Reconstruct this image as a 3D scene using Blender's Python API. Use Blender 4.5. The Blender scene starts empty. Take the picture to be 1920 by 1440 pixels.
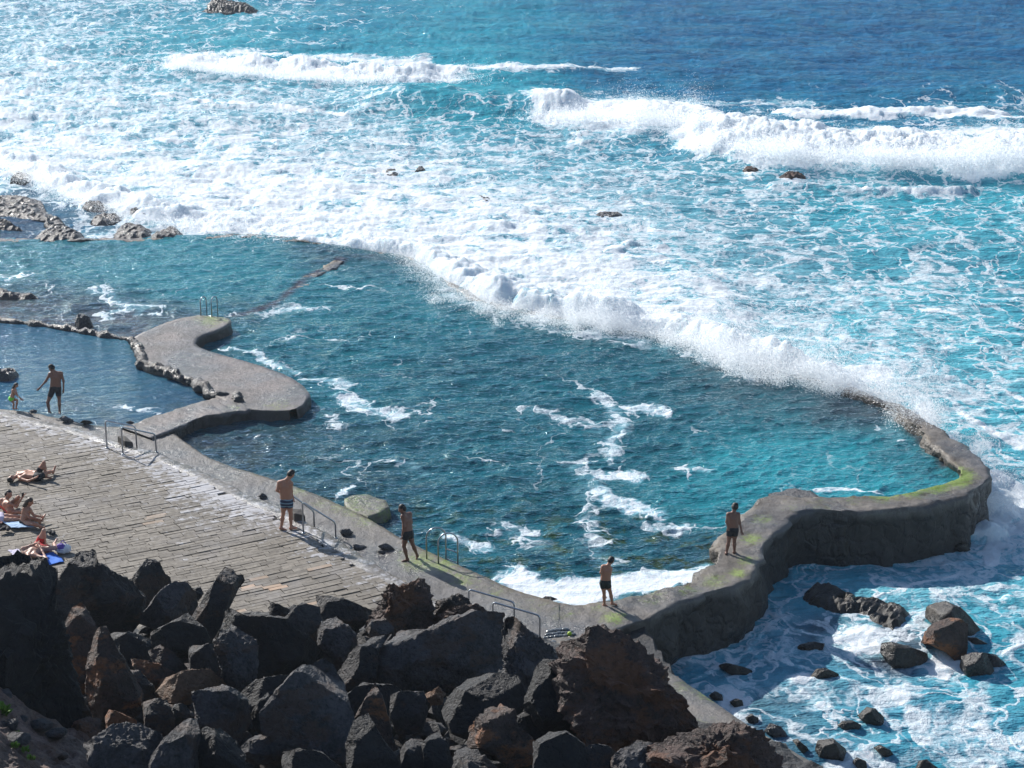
import bpy, math, random
import numpy as np
from math import radians as R
random.seed(7); rng = np.random.default_rng(7)
C = bpy.context.scene
# ---------------------------------------------------------------- camera, world, sun, exposure
FPX = 3500.0; PITCH = R(17.5); CAMZ = 20.0
cam = bpy.data.cameras.new('camera'); camo = bpy.data.objects.new('camera', cam)
C.collection.objects.link(camo); C.camera = camo
camo.location = (0, 0, CAMZ); camo.rotation_euler = (R(90) - PITCH, 0, 0)
cam.sensor_width = 36; cam.lens = 36 * FPX / 1920; cam.clip_end = 20000; cam.clip_start = .5
SUN = np.array([-.66, .75, 0]); SUN /= np.linalg.norm(SUN); SEL = R(31.5)
SUN = SUN * math.cos(SEL); SUN[2] = math.sin(SEL)
sl = bpy.data.lights.new('sun', 'SUN'); sl.energy = 5.0; sl.angle = R(.5); sl.color = (1, .955, .89)
so = bpy.data.objects.new('sun', sl); C.collection.objects.link(so)
so.rotation_euler = (R(90) - SEL, 0, math.atan2(SUN[0], -SUN[1]))
w = bpy.data.worlds.new('World'); C.world = w; w.use_nodes = True
nt = w.node_tree; bg = nt.nodes['Background']
sky = nt.nodes.new('ShaderNodeTexSky'); sky.sky_type = 'NISHITA'; sky.sun_disc = False
sky.sun_elevation = SEL; sky.sun_rotation = math.atan2(SUN[0], SUN[1])
nt.links.new(sky.outputs[0], bg.inputs[0]); bg.inputs[1].default_value = .10; sky.ozone_density = 1.6; sky.dust_density = .3
C.view_settings.view_transform = 'Standard'; C.view_settings.look = 'None'
C.cycles.diffuse_bounces = 8
C.view_settings.exposure = 0.45; C.view_settings.gamma = 1

# ---------------------------------------------------------------- maths helpers
cp, sp = math.cos(PITCH), math.sin(PITCH)
def ray(px, py):
    xc = (np.asarray(px, float) - 960) / FPX; yc = -(np.asarray(py, float) - 720) / FPX
    return xc, cp + yc * sp, -sp + yc * cp
def P(px, py, z=0.0):
    a, b, c = ray(px, py); t = (z - CAMZ) / c
    return np.array([a * t, b * t, np.zeros_like(t) + z]).T
def chart(x, y, z=0.0):
    """photo coordinates of ground points (authoring chart for where foam and weed lie)"""
    f = y * cp - (z - CAMZ) * sp; u = y * sp + (z - CAMZ) * cp
    return 960 + FPX * x / f, 720 - FPX * u / f
_T2 = rng.random((256, 256))
def n2(x, y):
    xi = np.floor(x).astype(int); yi = np.floor(y).astype(int); fx = x - xi; fy = y - yi
    fx = fx * fx * (3 - 2 * fx); fy = fy * fy * (3 - 2 * fy)
    a = _T2[xi & 255, yi & 255]; b = _T2[(xi + 1) & 255, yi & 255]
    c = _T2[xi & 255, (yi + 1) & 255]; d = _T2[(xi + 1) & 255, (yi + 1) & 255]
    return (a + (b - a) * fx) * (1 - fy) + (c + (d - c) * fx) * fy
def fbm(x, y, o=4, g=.5, ridged=False):
    s = 0; a = 1; t = 0
    for i in range(o):
        n = n2(x + i * 17.3, y + i * 31.7)
        if ridged: n = 1 - abs(2 * n - 1)
        s = s + a * n; t += a; a *= g; c_, s_ = .8 * 2.03, .6 * 2.03
        x, y = x * c_ - y * s_, x * s_ + y * c_
    return s / t
_T3 = rng.random((32, 32, 32))
def n3(p):
    i = np.floor(p).astype(int); f = p - i; f = f * f * (3 - 2 * f); r = 0
    for dx in (0, 1):
        for dy in (0, 1):
            for dz in (0, 1):
                wgt = (f[:, 0] if dx else 1 - f[:, 0]) * (f[:, 1] if dy else 1 - f[:, 1]) * (f[:, 2] if dz else 1 - f[:, 2])
                r = r + wgt * _T3[(i[:, 0] + dx) & 31, (i[:, 1] + dy) & 31, (i[:, 2] + dz) & 31]
    return r
def fbm3(p, o=4, g=.5, ridged=False):
    s = 0; a = 1; t = 0
    for k in range(o):
        n = n3(p * 2.07 ** k + k * 7.7)
        if ridged: n = 1 - abs(2 * n - 1)
        s = s + a * n; t += a; a *= g
    return s / t
def smooth(a, b, v):
    t = np.clip((v - a) / (b - a), 0, 1); return t * t * (3 - 2 * t)
def inpoly(x, y, poly):
    x = np.asarray(x, float); y = np.asarray(y, float); r = np.zeros(x.shape, bool); n = len(poly)
    for i in range(n):
        x1, y1 = poly[i]; x2, y2 = poly[(i + 1) % n]
        if y1 == y2: continue
        r ^= ((y1 > y) != (y2 > y)) & (x < (x2 - x1) * (y - y1) / (y2 - y1) + x1)
    return r
def dpoly(x, y, pts):
    """distance to a polyline and fraction along it"""
    best = np.full(np.shape(x), 1e9); par = np.zeros(np.shape(x)); n = len(pts) - 1
    for i in range(n):
        ax, ay = pts[i][:2]; bx, by = pts[i + 1][:2]; dx, dy = bx - ax, by - ay
        t = np.clip(((x - ax) * dx + (y - ay) * dy) / (dx * dx + dy * dy + 1e-9), 0, 1)
        d = np.hypot(x - ax - t * dx, y - ay - t * dy); m = d < best
        best = np.where(m, d, best); par = np.where(m, (i + t), par)
    return best, par
def cat(pts, n):
    """Catmull-Rom resample of a list of tuples, n points"""
    p = np.array(pts, float); q = np.vstack([2 * p[0] - p[1], p, 2 * p[-1] - p[-2]])
    d = np.linalg.norm(np.diff(p, axis=0), axis=1); cum = np.concatenate([[0], np.cumsum(d)])
    s = np.linspace(0, cum[-1], n); i = np.clip(np.searchsorted(cum, s, 'right') - 1, 0, len(p) - 2)
    t = ((s - cum[i]) / d[i])[:, None]; a, b, c, e = q[i], q[i + 1], q[i + 2], q[i + 3]
    return .5 * (2 * b + (c - a) * t + (2 * a - 5 * b + 4 * c - e) * t * t + (3 * b - a - 3 * c + e) * t ** 3)

# ---------------------------------------------------------------- object helpers
def link(o, parent=None):
    C.collection.objects.link(o)
    if parent is not None: o.parent = parent
    return o
def mesh(name, v, f, mat, parent=None, smoothf=False, attrs=None, off=None):
    """f: (n,4) or (n,3) int array, or list of such arrays"""
    v = np.asarray(v, float)
    if off is not None: v = v - off
    fs = f if isinstance(f, list) else [f]
    me = bpy.data.meshes.new(name)
    me.vertices.add(len(v)); me.vertices.foreach_set('co', v.astype(np.float32).ravel())
    loops = np.concatenate([np.asarray(a).ravel() for a in fs]).astype(np.int32)
    tot = np.concatenate([np.full(len(a), np.asarray(a).shape[1]) for a in fs]).astype(np.int32)
    st = np.concatenate([[0], np.cumsum(tot)[:-1]]).astype(np.int32)
    me.loops.add(len(loops)); me.loops.foreach_set('vertex_index', loops)
    me.polygons.add(len(tot)); me.polygons.foreach_set('loop_start', st)
    try: me.polygons.foreach_set('loop_total', tot)
    except Exception: pass
    me.polygons.foreach_set('use_smooth', np.full(len(tot), bool(smoothf)))
    for k, a in (attrs or {}).items():
        at = me.attributes.new(k, 'FLOAT', 'POINT'); at.data.foreach_set('value', np.asarray(a, np.float32))
    me.materials.append(mat); me.update(calc_edges=True); me.validate()
    o = bpy.data.objects.new(name, me)
    if off is not None and parent is None: o.location = off
    return link(o, parent)
def tag(o, label, cat, group=None):
    o['label'] = label; o['category'] = cat
    if group: o['group'] = group
    return o
def struct(o, kind='structure'):
    o['kind'] = kind; return o
def empty(name, loc):
    o = bpy.data.objects.new(name, None); o.location = loc; return link(o)
def gridf(nr, nc, keep=None, base=0):
    i = np.arange(nr - 1)[:, None] * nc + np.arange(nc - 1)[None, :]
    f = np.stack([i, i + 1, i + nc + 1, i + nc], -1).reshape(-1, 4) + base
    return f if keep is None else f[keep.ravel()]
def tube(pts, r, n=8, closed_ends=True, jit=0.0, noise=0.0, nfreq=2.0):
    p = np.array(pts, float); m = len(p); t = np.gradient(p, axis=0)
    t /= np.linalg.norm(t, axis=1)[:, None] + 1e-9
    up = np.array([0, 0, 1.]); V = []
    a = np.cross(t[0], up)
    if np.linalg.norm(a) < .1: a = np.cross(t[0], [1, 0, 0])
    a /= np.linalg.norm(a); rr = np.broadcast_to(r, (m,))
    for k in range(m):
        a = a - t[k] * np.dot(a, t[k]); a /= np.linalg.norm(a) + 1e-9; b = np.cross(t[k], a)
        th = np.arange(n) * 2 * math.pi / n
        V.append(p[k] + rr[k] * (np.cos(th)[:, None] * a + np.sin(th)[:, None] * b))
    V = np.array(V).reshape(-1, 3)
    if noise:
        c = np.repeat(p, n, 0); d = V - c
        V = c + d * (1 + noise * 2 * (fbm3(V * nfreq, 4) - .5))[:, None]
    i = np.arange(m - 1)[:, None] * n; j = np.arange(n)[None, :]; j2 = (j + 1) % n
    F = np.stack([i + j, i + j2, i + n + j2, i + n + j], -1).reshape(-1, 4)
    V = np.vstack([V, p[0], p[-1]]); c0, c1 = len(V) - 2, len(V) - 1; jj = np.arange(n); jk = (jj + 1) % n
    T = np.vstack([np.stack([jk, jj, np.full(n, c0)], 1), np.stack([(m - 1) * n + jj, (m - 1) * n + jk, np.full(n, c1)], 1)])
    return V, F, T
def join(parts):
    V = []; Q = []; T = []; b = 0
    for v, q, t in parts:
        V.append(v)
        if len(q): Q.append(np.asarray(q) + b)
        if len(t): T.append(np.asarray(t) + b)
        b += len(v)
    fs = []
    if Q: fs.append(np.vstack(Q))
    if T: fs.append(np.vstack(T))
    return np.vstack(V), fs
def rounded(pts, rad, n=5):
    """polyline with its corners rounded"""
    p = [np.array(q, float) for q in pts]; out = [p[0]]
    for k in range(1, len(p) - 1):
        a = p[k - 1] - p[k]; b = p[k + 1] - p[k]; la, lb = np.linalg.norm(a), np.linalg.norm(b)
        r = min(rad, la * .45, lb * .45); A = p[k] + a / la * r; B = p[k] + b / lb * r
        for t in np.linspace(0, 1, n): out.append((1 - t) ** 2 * A + 2 * t * (1 - t) * p[k] + t * t * B)
    out.append(p[-1]); return np.array(out)

# ---------------------------------------------------------------- node materials
class NM:
    def __init__(s, name):
        s.m = bpy.data.materials.new(name); s.m.use_nodes = True; s.t = s.m.node_tree; s.N = s.t.nodes
        s.b = s.N['Principled BSDF']; s.pos = s.N.new('ShaderNodeNewGeometry').outputs['Position']
    def n(s, typ, **k):
        o = s.N.new('ShaderNode' + typ)
        for a, v in k.items(): setattr(o, a, v)
        return o
    def L(s, src, dst):
        if hasattr(src, 'is_output') or isinstance(src, bpy.types.NodeSocket): s.t.links.new(src, dst)
        else: dst.default_value = src
    def math(s, op, a, b=0.0, clamp=False):
        o = s.n('Math', operation=op, use_clamp=clamp); s.L(a, o.inputs[0]); s.L(b, o.inputs[1]); return o.outputs[0]
    def attr(s, name): return s.n('Attribute', attribute_name=name).outputs['Fac']
    def noise(s, scale, det=4, rough=.55, vec=None, col=False, dist=0.0):
        o = s.n('TexNoise'); o.inputs['Scale'].default_value = scale; o.inputs['Detail'].default_value = det
        o.inputs['Roughness'].default_value = rough; o.inputs['Distortion'].default_value = dist
        s.L(vec if vec is not None else s.pos, o.inputs['Vector']); return o.outputs['Color' if col else 'Fac']
    def vor(s, scale, vec=None, feat='DISTANCE_TO_EDGE', out='Distance'):
        o = s.n('TexVoronoi', feature=feat); o.inputs['Scale'].default_value = scale
        s.L(vec if vec is not None else s.pos, o.inputs['Vector']); return o.outputs[out]
    def vmath(s, op, a, b):
        o = s.n('VectorMath', operation=op); s.L(a, o.inputs[0]); s.L(b, o.inputs[1]); return o.outputs[0]
    def scalev(s, vec, xyz): return s.vmath('MULTIPLY', vec, xyz)
    def ss(s, v, a, b, c=0.0, d=1.0):
        o = s.n('MapRange', interpolation_type='SMOOTHSTEP'); s.L(v, o.inputs[0]); s.L(a, o.inputs[1]); s.L(b, o.inputs[2])
        o.inputs[3].default_value = c; o.inputs[4].default_value = d; return o.outputs[0]
    def mix(s, f, a, b):
        o = s.n('Mix', data_type='RGBA'); s.L(f, o.inputs[0])
        s.L(a if not isinstance(a, tuple) else (*a, 1), o.inputs[6]); s.L(b if not isinstance(b, tuple) else (*b, 1), o.inputs[7]); return o.outputs[2]
    def bump(s, h, dist, st=1.0, nrm=None):
        o = s.n('Bump'); o.inputs['Distance'].default_value = dist; s.L(st, o.inputs['Strength']); s.L(h, o.inputs['Height'])
        if nrm is not None: s.L(nrm, o.inputs['Normal'])
        return o.outputs[0]
    def done(s, col, rough=.7, nrm=None, **kw):
        s.L(col if not isinstance(col, tuple) else (*col, 1), s.b.inputs['Base Color']); s.L(rough, s.b.inputs['Roughness'])
        if nrm is not None: s.L(nrm, s.b.inputs['Normal'])
        for k, v in kw.items(): s.L(v, s.b.inputs[k.replace('_', ' ')])
        return s.m

def water_mat(name, deep, turq, deep2, gl=.8, chop=0.0):
    m = NM(name); F, T, W, S = m.attr('foam'), m.attr('turq'), m.attr('weed'), m.attr('shal')
    flat = m.scalev(m.pos, (1, .8, .35))
    wp = m.vmath('SUBTRACT', m.noise(.45, 3, .55, flat, col=True), (.5, .5, .5))
    wp2 = m.vmath('SUBTRACT', m.noise(1.9, 3, .6, flat, col=True), (.5, .5, .5))
    vec = m.vmath('ADD', flat, m.vmath('ADD', m.scalev(wp, (4.2, 4.2, 1)), m.scalev(wp2, (.9, .9, .3))))
    lw = m.noise(.28, 3, .55, flat); n = m.noise(.62, 6, .62, vec); Fl = m.math('ADD', F, m.math('MULTIPLY', m.math('SUBTRACT', lw, .5), .55))
    brk = m.ss(m.noise(1.1, 4, .65, vec), .34, .56)
    wd_ = m.math('MULTIPLY', m.math('MAXIMUM', m.math('SUBTRACT', Fl, .12), .015), .17)
    def line(sc, lo, k):
        d_ = m.vor(sc, vec); w_ = m.math('MULTIPLY', wd_, k); o = m.math('SUBTRACT', 1.0, m.ss(d_, m.math('MULTIPLY', w_, .35), w_))
        return m.math('MULTIPLY', m.math('MULTIPLY', o, brk), m.ss(Fl, lo, lo + .15))
    lace = m.math('MULTIPLY', m.math('MAXIMUM', line(.30, .12, 1.15), m.math('MAXIMUM', line(.75, .26, 1.25), line(2.1, .46, 1.5))), m.ss(m.noise(5, 5, .75, vec), .30, .55, .35, 1))
    thr = m.math('SUBTRACT', 1.03, m.math('MULTIPLY', F, .66))
    val = m.math('ADD', n, m.math('MULTIPLY', m.noise(5, 5, .7, vec), .16))
    mask = m.math('MAXIMUM', m.ss(m.math('SUBTRACT', val, thr), -.02, .06), m.math('MULTIPLY', lace, .92))
    soft = m.ss(m.math('SUBTRACT', val, thr), -.34, .05)
    lowN = m.noise(.22, 4, .6)
    tq = m.math('ADD', T, m.math('MULTIPLY', m.math('SUBTRACT', lowN, .5), .55), True)
    big = m.noise(.6, 5, .6, m.scalev(m.pos, (.5, 1.3, .5)))
    base = m.mix(m.ss(big, .35, .7), deep, deep2)
    col = m.mix(tq, base, turq)
    weedm = m.math('MULTIPLY', m.ss(m.noise(1.3, 5, .7), .5, .62), W)
    col = m.mix(weedm, col, m.mix(m.noise(3, 3), (.012, .028, .010), (.045, .085, .012)))
    col = m.mix(m.math('MULTIPLY', S, m.ss(m.noise(.8, 5, .65), .25, .6, .45, 1)), col, m.mix(m.noise(2.2, 5), (.028, .026, .032), (.13, .10, .11)))
    col = m.mix(m.math('MULTIPLY', soft, m.math('MULTIPLY', m.ss(F, .2, .65), .55)), col, (.32, .62, .70))
    col = m.mix(m.math('MULTIPLY', m.ss(F, .3, .75), .38), col, (.16, .42, .52))
    fc = m.mix(m.noise(3, 5, .7), (.62, .70, .76), (.86, .88, .89))
    col = m.mix(mask, col, fc)
    rip = m.noise(2.6, 4, .6, m.scalev(m.pos, (.6, 1.5, 1))); rip2 = m.noise(9, 3, .6, m.scalev(m.pos, (.7, 1.4, 1)))
    h = m.math('ADD', rip, m.math('ADD', m.math('MULTIPLY', rip2, .3), m.math('MULTIPLY', m.noise(.8, 5, .6, m.scalev(m.pos, (.6, 1.3, 1))), chop)))
    nr = m.bump(h, .16, m.math('SUBTRACT', 1.0, m.math('MULTIPLY', mask, .75)))
    fb = m.math('MULTIPLY', m.math('ADD', m.noise(4.5, 6, .7), m.math('MULTIPLY', mask, .5)), 1.0)
    nr = m.bump(fb, .14, m.math('MULTIPLY', mask, .8), nr)
    m.b.inputs['Subsurface Radius'].default_value = (.9, 1.1, 1.2); m.b.inputs['Subsurface Scale'].default_value = .35
    m.done(col, .8, nr, Specular_IOR_Level=0.0, Subsurface_Weight=m.math('MULTIPLY', m.ss(F, .6, .95), m.math('MULTIPLY', mask, .7)))
    g_ = m.n('BsdfGlossy'); g_.inputs['Color'].default_value = (.80, .92, 1, 1); m.L(m.math('ADD', .10, m.math('MULTIPLY', mask, .5)), g_.inputs['Roughness']); m.L(nr, g_.inputs['Normal'])
    fr = m.n('Fresnel'); fr.inputs['IOR'].default_value = 1.33; m.L(nr, fr.inputs['Normal'])
    mx = m.n('MixShader'); m.L(m.math('MULTIPLY', m.math('MULTIPLY', fr.outputs[0], gl), m.math('SUBTRACT', 1.0, m.math('MULTIPLY', mask, .7))), mx.inputs[0])
    m.t.links.new(m.b.outputs[0], mx.inputs[1]); m.t.links.new(g_.outputs[0], mx.inputs[2]); m.t.links.new(mx.outputs[0], m.N['Material Output'].inputs[0])
    return m.m
M = {}
M['ocean'] = water_mat('sea_water', (.004, .072, .180), (.028, .35, .43), (.008, .130, .285), .5, 3.0)
M['pool'] = water_mat('pool_water', (.006, .062, .086), (.022, .26, .31), (.010, .108, .145), .9)
M['tide'] = water_mat('tide_pool_water', (.022, .085, .175), (.05, .19, .24), (.026, .10, .18))

def rock_mat(name, a, b, tint, amt, rough=.62, spec=.5, bs=.17, wet=False):
    m = NM(name); n = m.noise(1.6, 6, .65); f = m.noise(14, 6, .7); rd = m.n('ObjectInfo').outputs['Random']
    col = m.mix(m.ss(m.math('ADD', m.math('MULTIPLY', n, .6), m.math('MULTIPLY', f, .4)), .36, .66), a, b)
    tm = m.math('MULTIPLY', m.ss(m.noise(.9, 5, .7, m.scalev(m.pos, (1, 1, 2))), .5, .6), amt)
    col = m.mix(tm, col, m.mix(f, tint, tuple(c * .45 for c in tint)))
    pit = m.ss(m.vor(9, m.vmath('ADD', m.pos, m.scalev(m.noise(5, 3, .6, col=True), (.3, .3, .3))), 'F1'), .0, .5)
    pit2 = m.ss(m.vor(26, None, 'F1'), 0, .5)
    h = m.math('ADD', m.math('MULTIPLY', m.noise(5, 8, .72), 1.1), m.math('ADD', m.math('MULTIPLY', pit, .22), m.math('MULTIPLY', pit2, .10)))
    col = m.mix(m.math('MULTIPLY', m.ss(pit, .9, .2), .35), col, tuple(c * .5 for c in a))
    return m.done(col, rough if not wet else m.ss(n, .4, .6,     .22, .5), m.bump(h, bs, .9), Specular_IOR_Level=spec)
M['basalt'] = rock_mat('basalt', (.012, .011, .013), (.055, .051, .053), (.12, .06, .03), .55)
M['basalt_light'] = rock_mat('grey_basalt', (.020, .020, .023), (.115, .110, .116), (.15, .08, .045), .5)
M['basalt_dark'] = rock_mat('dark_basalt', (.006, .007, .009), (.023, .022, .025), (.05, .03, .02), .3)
M['rust'] = rock_mat('rusty_basalt', (.035, .022, .018), (.11, .07, .055), (.32, .13, .05), 1.0)
M['orange'] = rock_mat('orange_rock', (.13, .075, .045), (.25, .15, .09), (.30, .15, .07), .8)
M['brown'] = rock_mat('brown_scoria', (.026, .015, .013), (.125, .072, .056), (.20, .08, .035), .9, bs=.14)
M['pathstone'] = rock_mat('path_stone', (.045, .045, .05), (.19, .19, .20), (.14, .1, .07), .3)
M['wet'] = rock_mat('wet_basalt', (.006, .006, .007), (.026, .023, .021), (.05, .037, .022), .5, spec=.45, bs=.05, wet=True)
M['reef'] = rock_mat('reef_rock', (.016, .015, .017), (.062, .056, .060), (.12, .08, .06), .5, spec=.6, bs=.12, wet=True)
M['soil'] = rock_mat('volcanic_soil', (.08, .052, .042), (.26, .17, .14), (.20, .10, .06), .6, bs=.1)
M['rubble'] = rock_mat('rubble_ground', (.008, .008, .01), (.03, .03, .034), (.03, .02, .015), .4, bs=.1)

def concrete(name, a, b, stain=(.05, .05, .055), wall=False):
    m = NM(name); n = m.noise(.55, 6, .62); f = m.noise(24, 5, .75); g = m.noise(5, 6, .7)
    col = m.mix(m.ss(n, .35, .65), a, b)
    col = m.mix(m.math('MULTIPLY', m.ss(g, .45, .7), .5), col, stain)
    col = m.mix(m.math('MULTIPLY', m.ss(f, .52, .66), .3), col, tuple(min(1, c * 2.1) for c in b))
    W = m.attr('white'); A = m.attr('algae'); Bn = m.attr('brown')
    sp_ = m.vor(38, None, 'F1'); col = m.mix(m.ss(sp_, .16, .30, .5, 0), col, tuple(min(1, c * 2.0) for c in b)); col = m.mix(m.math('MULTIPLY', m.ss(m.noise(.3, 5, .6), .45, .62), .55), col, (.075, .078, .092))
    col = m.mix(m.math('MULTIPLY', m.ss(m.noise(.9, 7, .7), .46, .62), .6), col, tuple(c * .5 for c in a)); col = m.mix(m.math('MULTIPLY', Bn, m.ss(g, .3, .6, .3, 1)), col, (.12, .085, .04))
    am = m.math('MULTIPLY', m.ss(m.math('ADD', m.math('MULTIPLY', A, 1.0), m.math('MULTIPLY', m.math('SUBTRACT', m.noise(4.5, 9, .85), .5), 2.8)), .34, 1.05), .85)
    col = m.mix(am, col, m.mix(m.ss(m.math('ADD', m.noise(8, 4), m.math('MULTIPLY', A, .25)), .5, .78), (.095, .085, .028), (.16, .24, .02)))
    wm = m.ss(m.math('ADD', W, m.math('MULTIPLY', m.math('SUBTRACT', m.noise(4, 6, .75), .5), 1.6)), .45, .8)
    col = m.mix(m.math('MULTIPLY', wm, .75), col, (.60, .60, .64))
    h = m.math('ADD', m.math('MULTIPLY', g, 1.2), m.math('MULTIPLY', f, .4))
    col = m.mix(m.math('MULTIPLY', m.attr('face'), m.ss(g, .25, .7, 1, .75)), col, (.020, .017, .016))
    if wall:
        v = m.vor(2.2, m.vmath('ADD', m.pos, m.scalev(m.noise(3, 3, .6, col=True), (.4, .4, .4))))
        h = m.math('ADD', h, m.math('MULTIPLY', m.math('MULTIPLY', m.ss(v, 0, .2), .9), m.attr('face')))
    return m.done(col, m.ss(n, .35, .6, .22, .6), m.bump(h, .05, .8), Specular_IOR_Level=.5)
M['walk'] = concrete('wet_concrete', (.075, .072, .076), (.15, .142, .14))
M['wall'] = concrete('sea_wall_concrete', (.085, .070, .062), (.165, .145, .125), wall=True)
M['plat'] = concrete('platform_concrete', (.085, .075, .075), (.175, .145, .135), (.07, .075, .10))
M['ramp'] = concrete('ramp_concrete', (.12, .105, .09), (.21, .18, .15))

def paving():
    m = NM('stone_paving'); s = m.attr('shade'); t = m.attr('tan'); W = m.attr('white')
    col = m.mix(s, (.105, .088, .068), (.260, .225, .180))
    n = m.noise(7, 6, .7)
    col = m.mix(m.math('MULTIPLY', m.ss(n, .42, .68), .45), col, (.065, .06, .055))
    col = m.mix(t, col, m.mix(n, (.42, .26, .15), (.55, .38, .26)))
    col = m.mix(m.math('MULTIPLY', m.ss(m.noise(.35, 4, .6), .5, .72), .4), col, (.30, .29, .30))
    wm = m.ss(m.math('ADD', W, m.math('MULTIPLY', m.math('SUBTRACT', m.noise(3.6, 9, .8), .5), 2.6)), .52, .95)
    col = m.mix(m.math('MULTIPLY', wm, .7), col, (.55, .55, .58))
    return m.done(col, m.ss(n, .3, .6, .5, .8), m.bump(m.noise(22, 6, .7), .012, .8))
M['paving'] = paving()
def plain(name, c, rough=.6, var=.25, sc=8, bs=0.0, **kw):
    m = NM(name); n = m.noise(sc, 4, .6)
    return m.done(m.mix(n, tuple(x * (1 - var) for x in c), tuple(min(1, x * (1 + var)) for x in c)), rough,
                  m.bump(n, bs) if bs else None, **kw)
M['joint'] = plain('paving_joint', (.02, .018, .016), .95)
M['steel'] = plain('steel_rail', (.42, .45, .48), .28, .15, 10, Metallic=.85)
M['stonedark'] = plain('dark_block', (.06, .052, .045), .8, .4, 6, .03)
M['cobble'] = plain('cobble', (.10, .11, .12), .22, .4, 5, .01)
M['hair'] = plain('hair', (.012, .009, .008), .6, .3, 20)
M['hair_brown'] = plain('brown_hair', (.05, .03, .02), .5, .4, 30)
M['skin_tan'] = plain('skin_tan', (.42, .20, .125), .5, .08, 6, Subsurface_Weight=.1)
M['skin_dark'] = plain('skin_dark', (.20, .095, .065), .5, .08, 6)
M['skin_pale'] = plain('skin_pale', (.50, .28, .20), .5, .08, 6)
M['eye'] = plain('eye_dark', (.01, .01, .01), .3)
M['black'] = plain('black_cloth', (.012, .014, .02), .8)
M['navy'] = plain('navy_cloth', (.015, .022, .045), .8)
M['green'] = plain('dark_green_cloth', (.014, .026, .024), .8)
M['red'] = plain('red_cloth', (.55, .012, .02), .7)
M['pink'] = plain('pink_cloth', (.75, .08, .18), .7)
M['lime'] = plain('lime_cloth', (.15, .6, .05), .7)
M['bluecloth'] = plain('blue_cloth', (.025, .16, .62), .8, .2, 5, .01)
M['lightblue'] = plain('pale_blue_cloth', (.35, .50, .68), .85, .35, 7, .02)
M['lilac'] = plain('lilac_cloth', (.62, .58, .72), .85, .3, 9, .02)
M['purple'] = plain('purple_cloth', (.16, .09, .42), .7)
M['whitecloth'] = plain('white_cloth', (.75, .76, .80), .8, .12, 6)
M['leaf'] = plain('leaf', (.10, .20, .02), .5, .5, 30)
M['ball'] = plain('lime_ball', (.35, .5, .03), .5)
def stripes():
    m = NM('striped_shorts'); w_ = m.n('TexWave', wave_type='BANDS', bands_direction='Z'); w_.inputs['Scale'].default_value = 3.2
    w_.inputs['Distortion'].default_value = 2.5; w_.inputs['Detail'].default_value = 2; m.L(m.pos, w_.inputs['Vector'])
    return m.done(m.mix(m.ss(w_.outputs['Fac'], .75, .85), (.018, .03, .07), (.22, .34, .42)), .8)
M['striped'] = stripes()
def spray_mat():
    m = NM('spray_drops'); tr = m.n('BsdfTranslucent'); tr.inputs[0].default_value = (.97, .98, .99, 1)
    mx = m.n('MixShader'); mx.inputs[0].default_value = .6; out = m.N['Material Output']
    m.done((.95, .97, .98), .9, None, Specular_IOR_Level=.1)
    m.t.links.new(m.b.outputs[0], mx.inputs[1]); m.t.links.new(tr.outputs[0], mx.inputs[2]); m.t.links.new(mx.outputs[0], out.inputs[0])
    return m.m
M['spray'] = spray_mat()
# ---------------------------------------------------------------- sea
def blobs(px, py, L, sy=.5):
    """normalised mix of control values (px, py, sigma, value...)"""
    L = np.array(L, float); W = 0; S = 0
    out = [np.zeros(px.shape) for _ in range(L.shape[1] - 3)]
    for r in L:
        g = np.exp(-(((px - r[0]) / r[2]) ** 2 + ((py - r[1]) / (r[2] * sy)) ** 2)) + 1e-9 / (1 + ((px - r[0]) / 500) ** 2 + ((py - r[1]) / 200) ** 2)
        W = W + g
        for k in range(len(out)): out[k] += g * r[3 + k]
    return [o / W for o in out]
def strokes(px, py, L, jx=0, jy=0):
    """max of soft strokes: (polyline, half width px, amplitude)"""
    r = np.zeros(px.shape)
    for pts, wd, am in L:
        d, _ = dpoly((px + jx), (py + jy) * 2, [(a, b * 2) for a, b in pts])
        r = np.maximum(r, am * np.exp(-(d / (wd * 1.4)) ** 2))
    return r
WALL_OUT = [(-300, 448), (200, 444), (430, 438), (560, 444), (650, 455), (740, 468), (815, 490), (875, 530), (950, 562),
            (1100, 592), (1300, 628), (1430, 672), (1570, 712), (1650, 743), (1700, 763)]
WALL_OUT_W = [tuple(P(a, b, .2)[:2]) for a, b in WALL_OUT]
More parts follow.
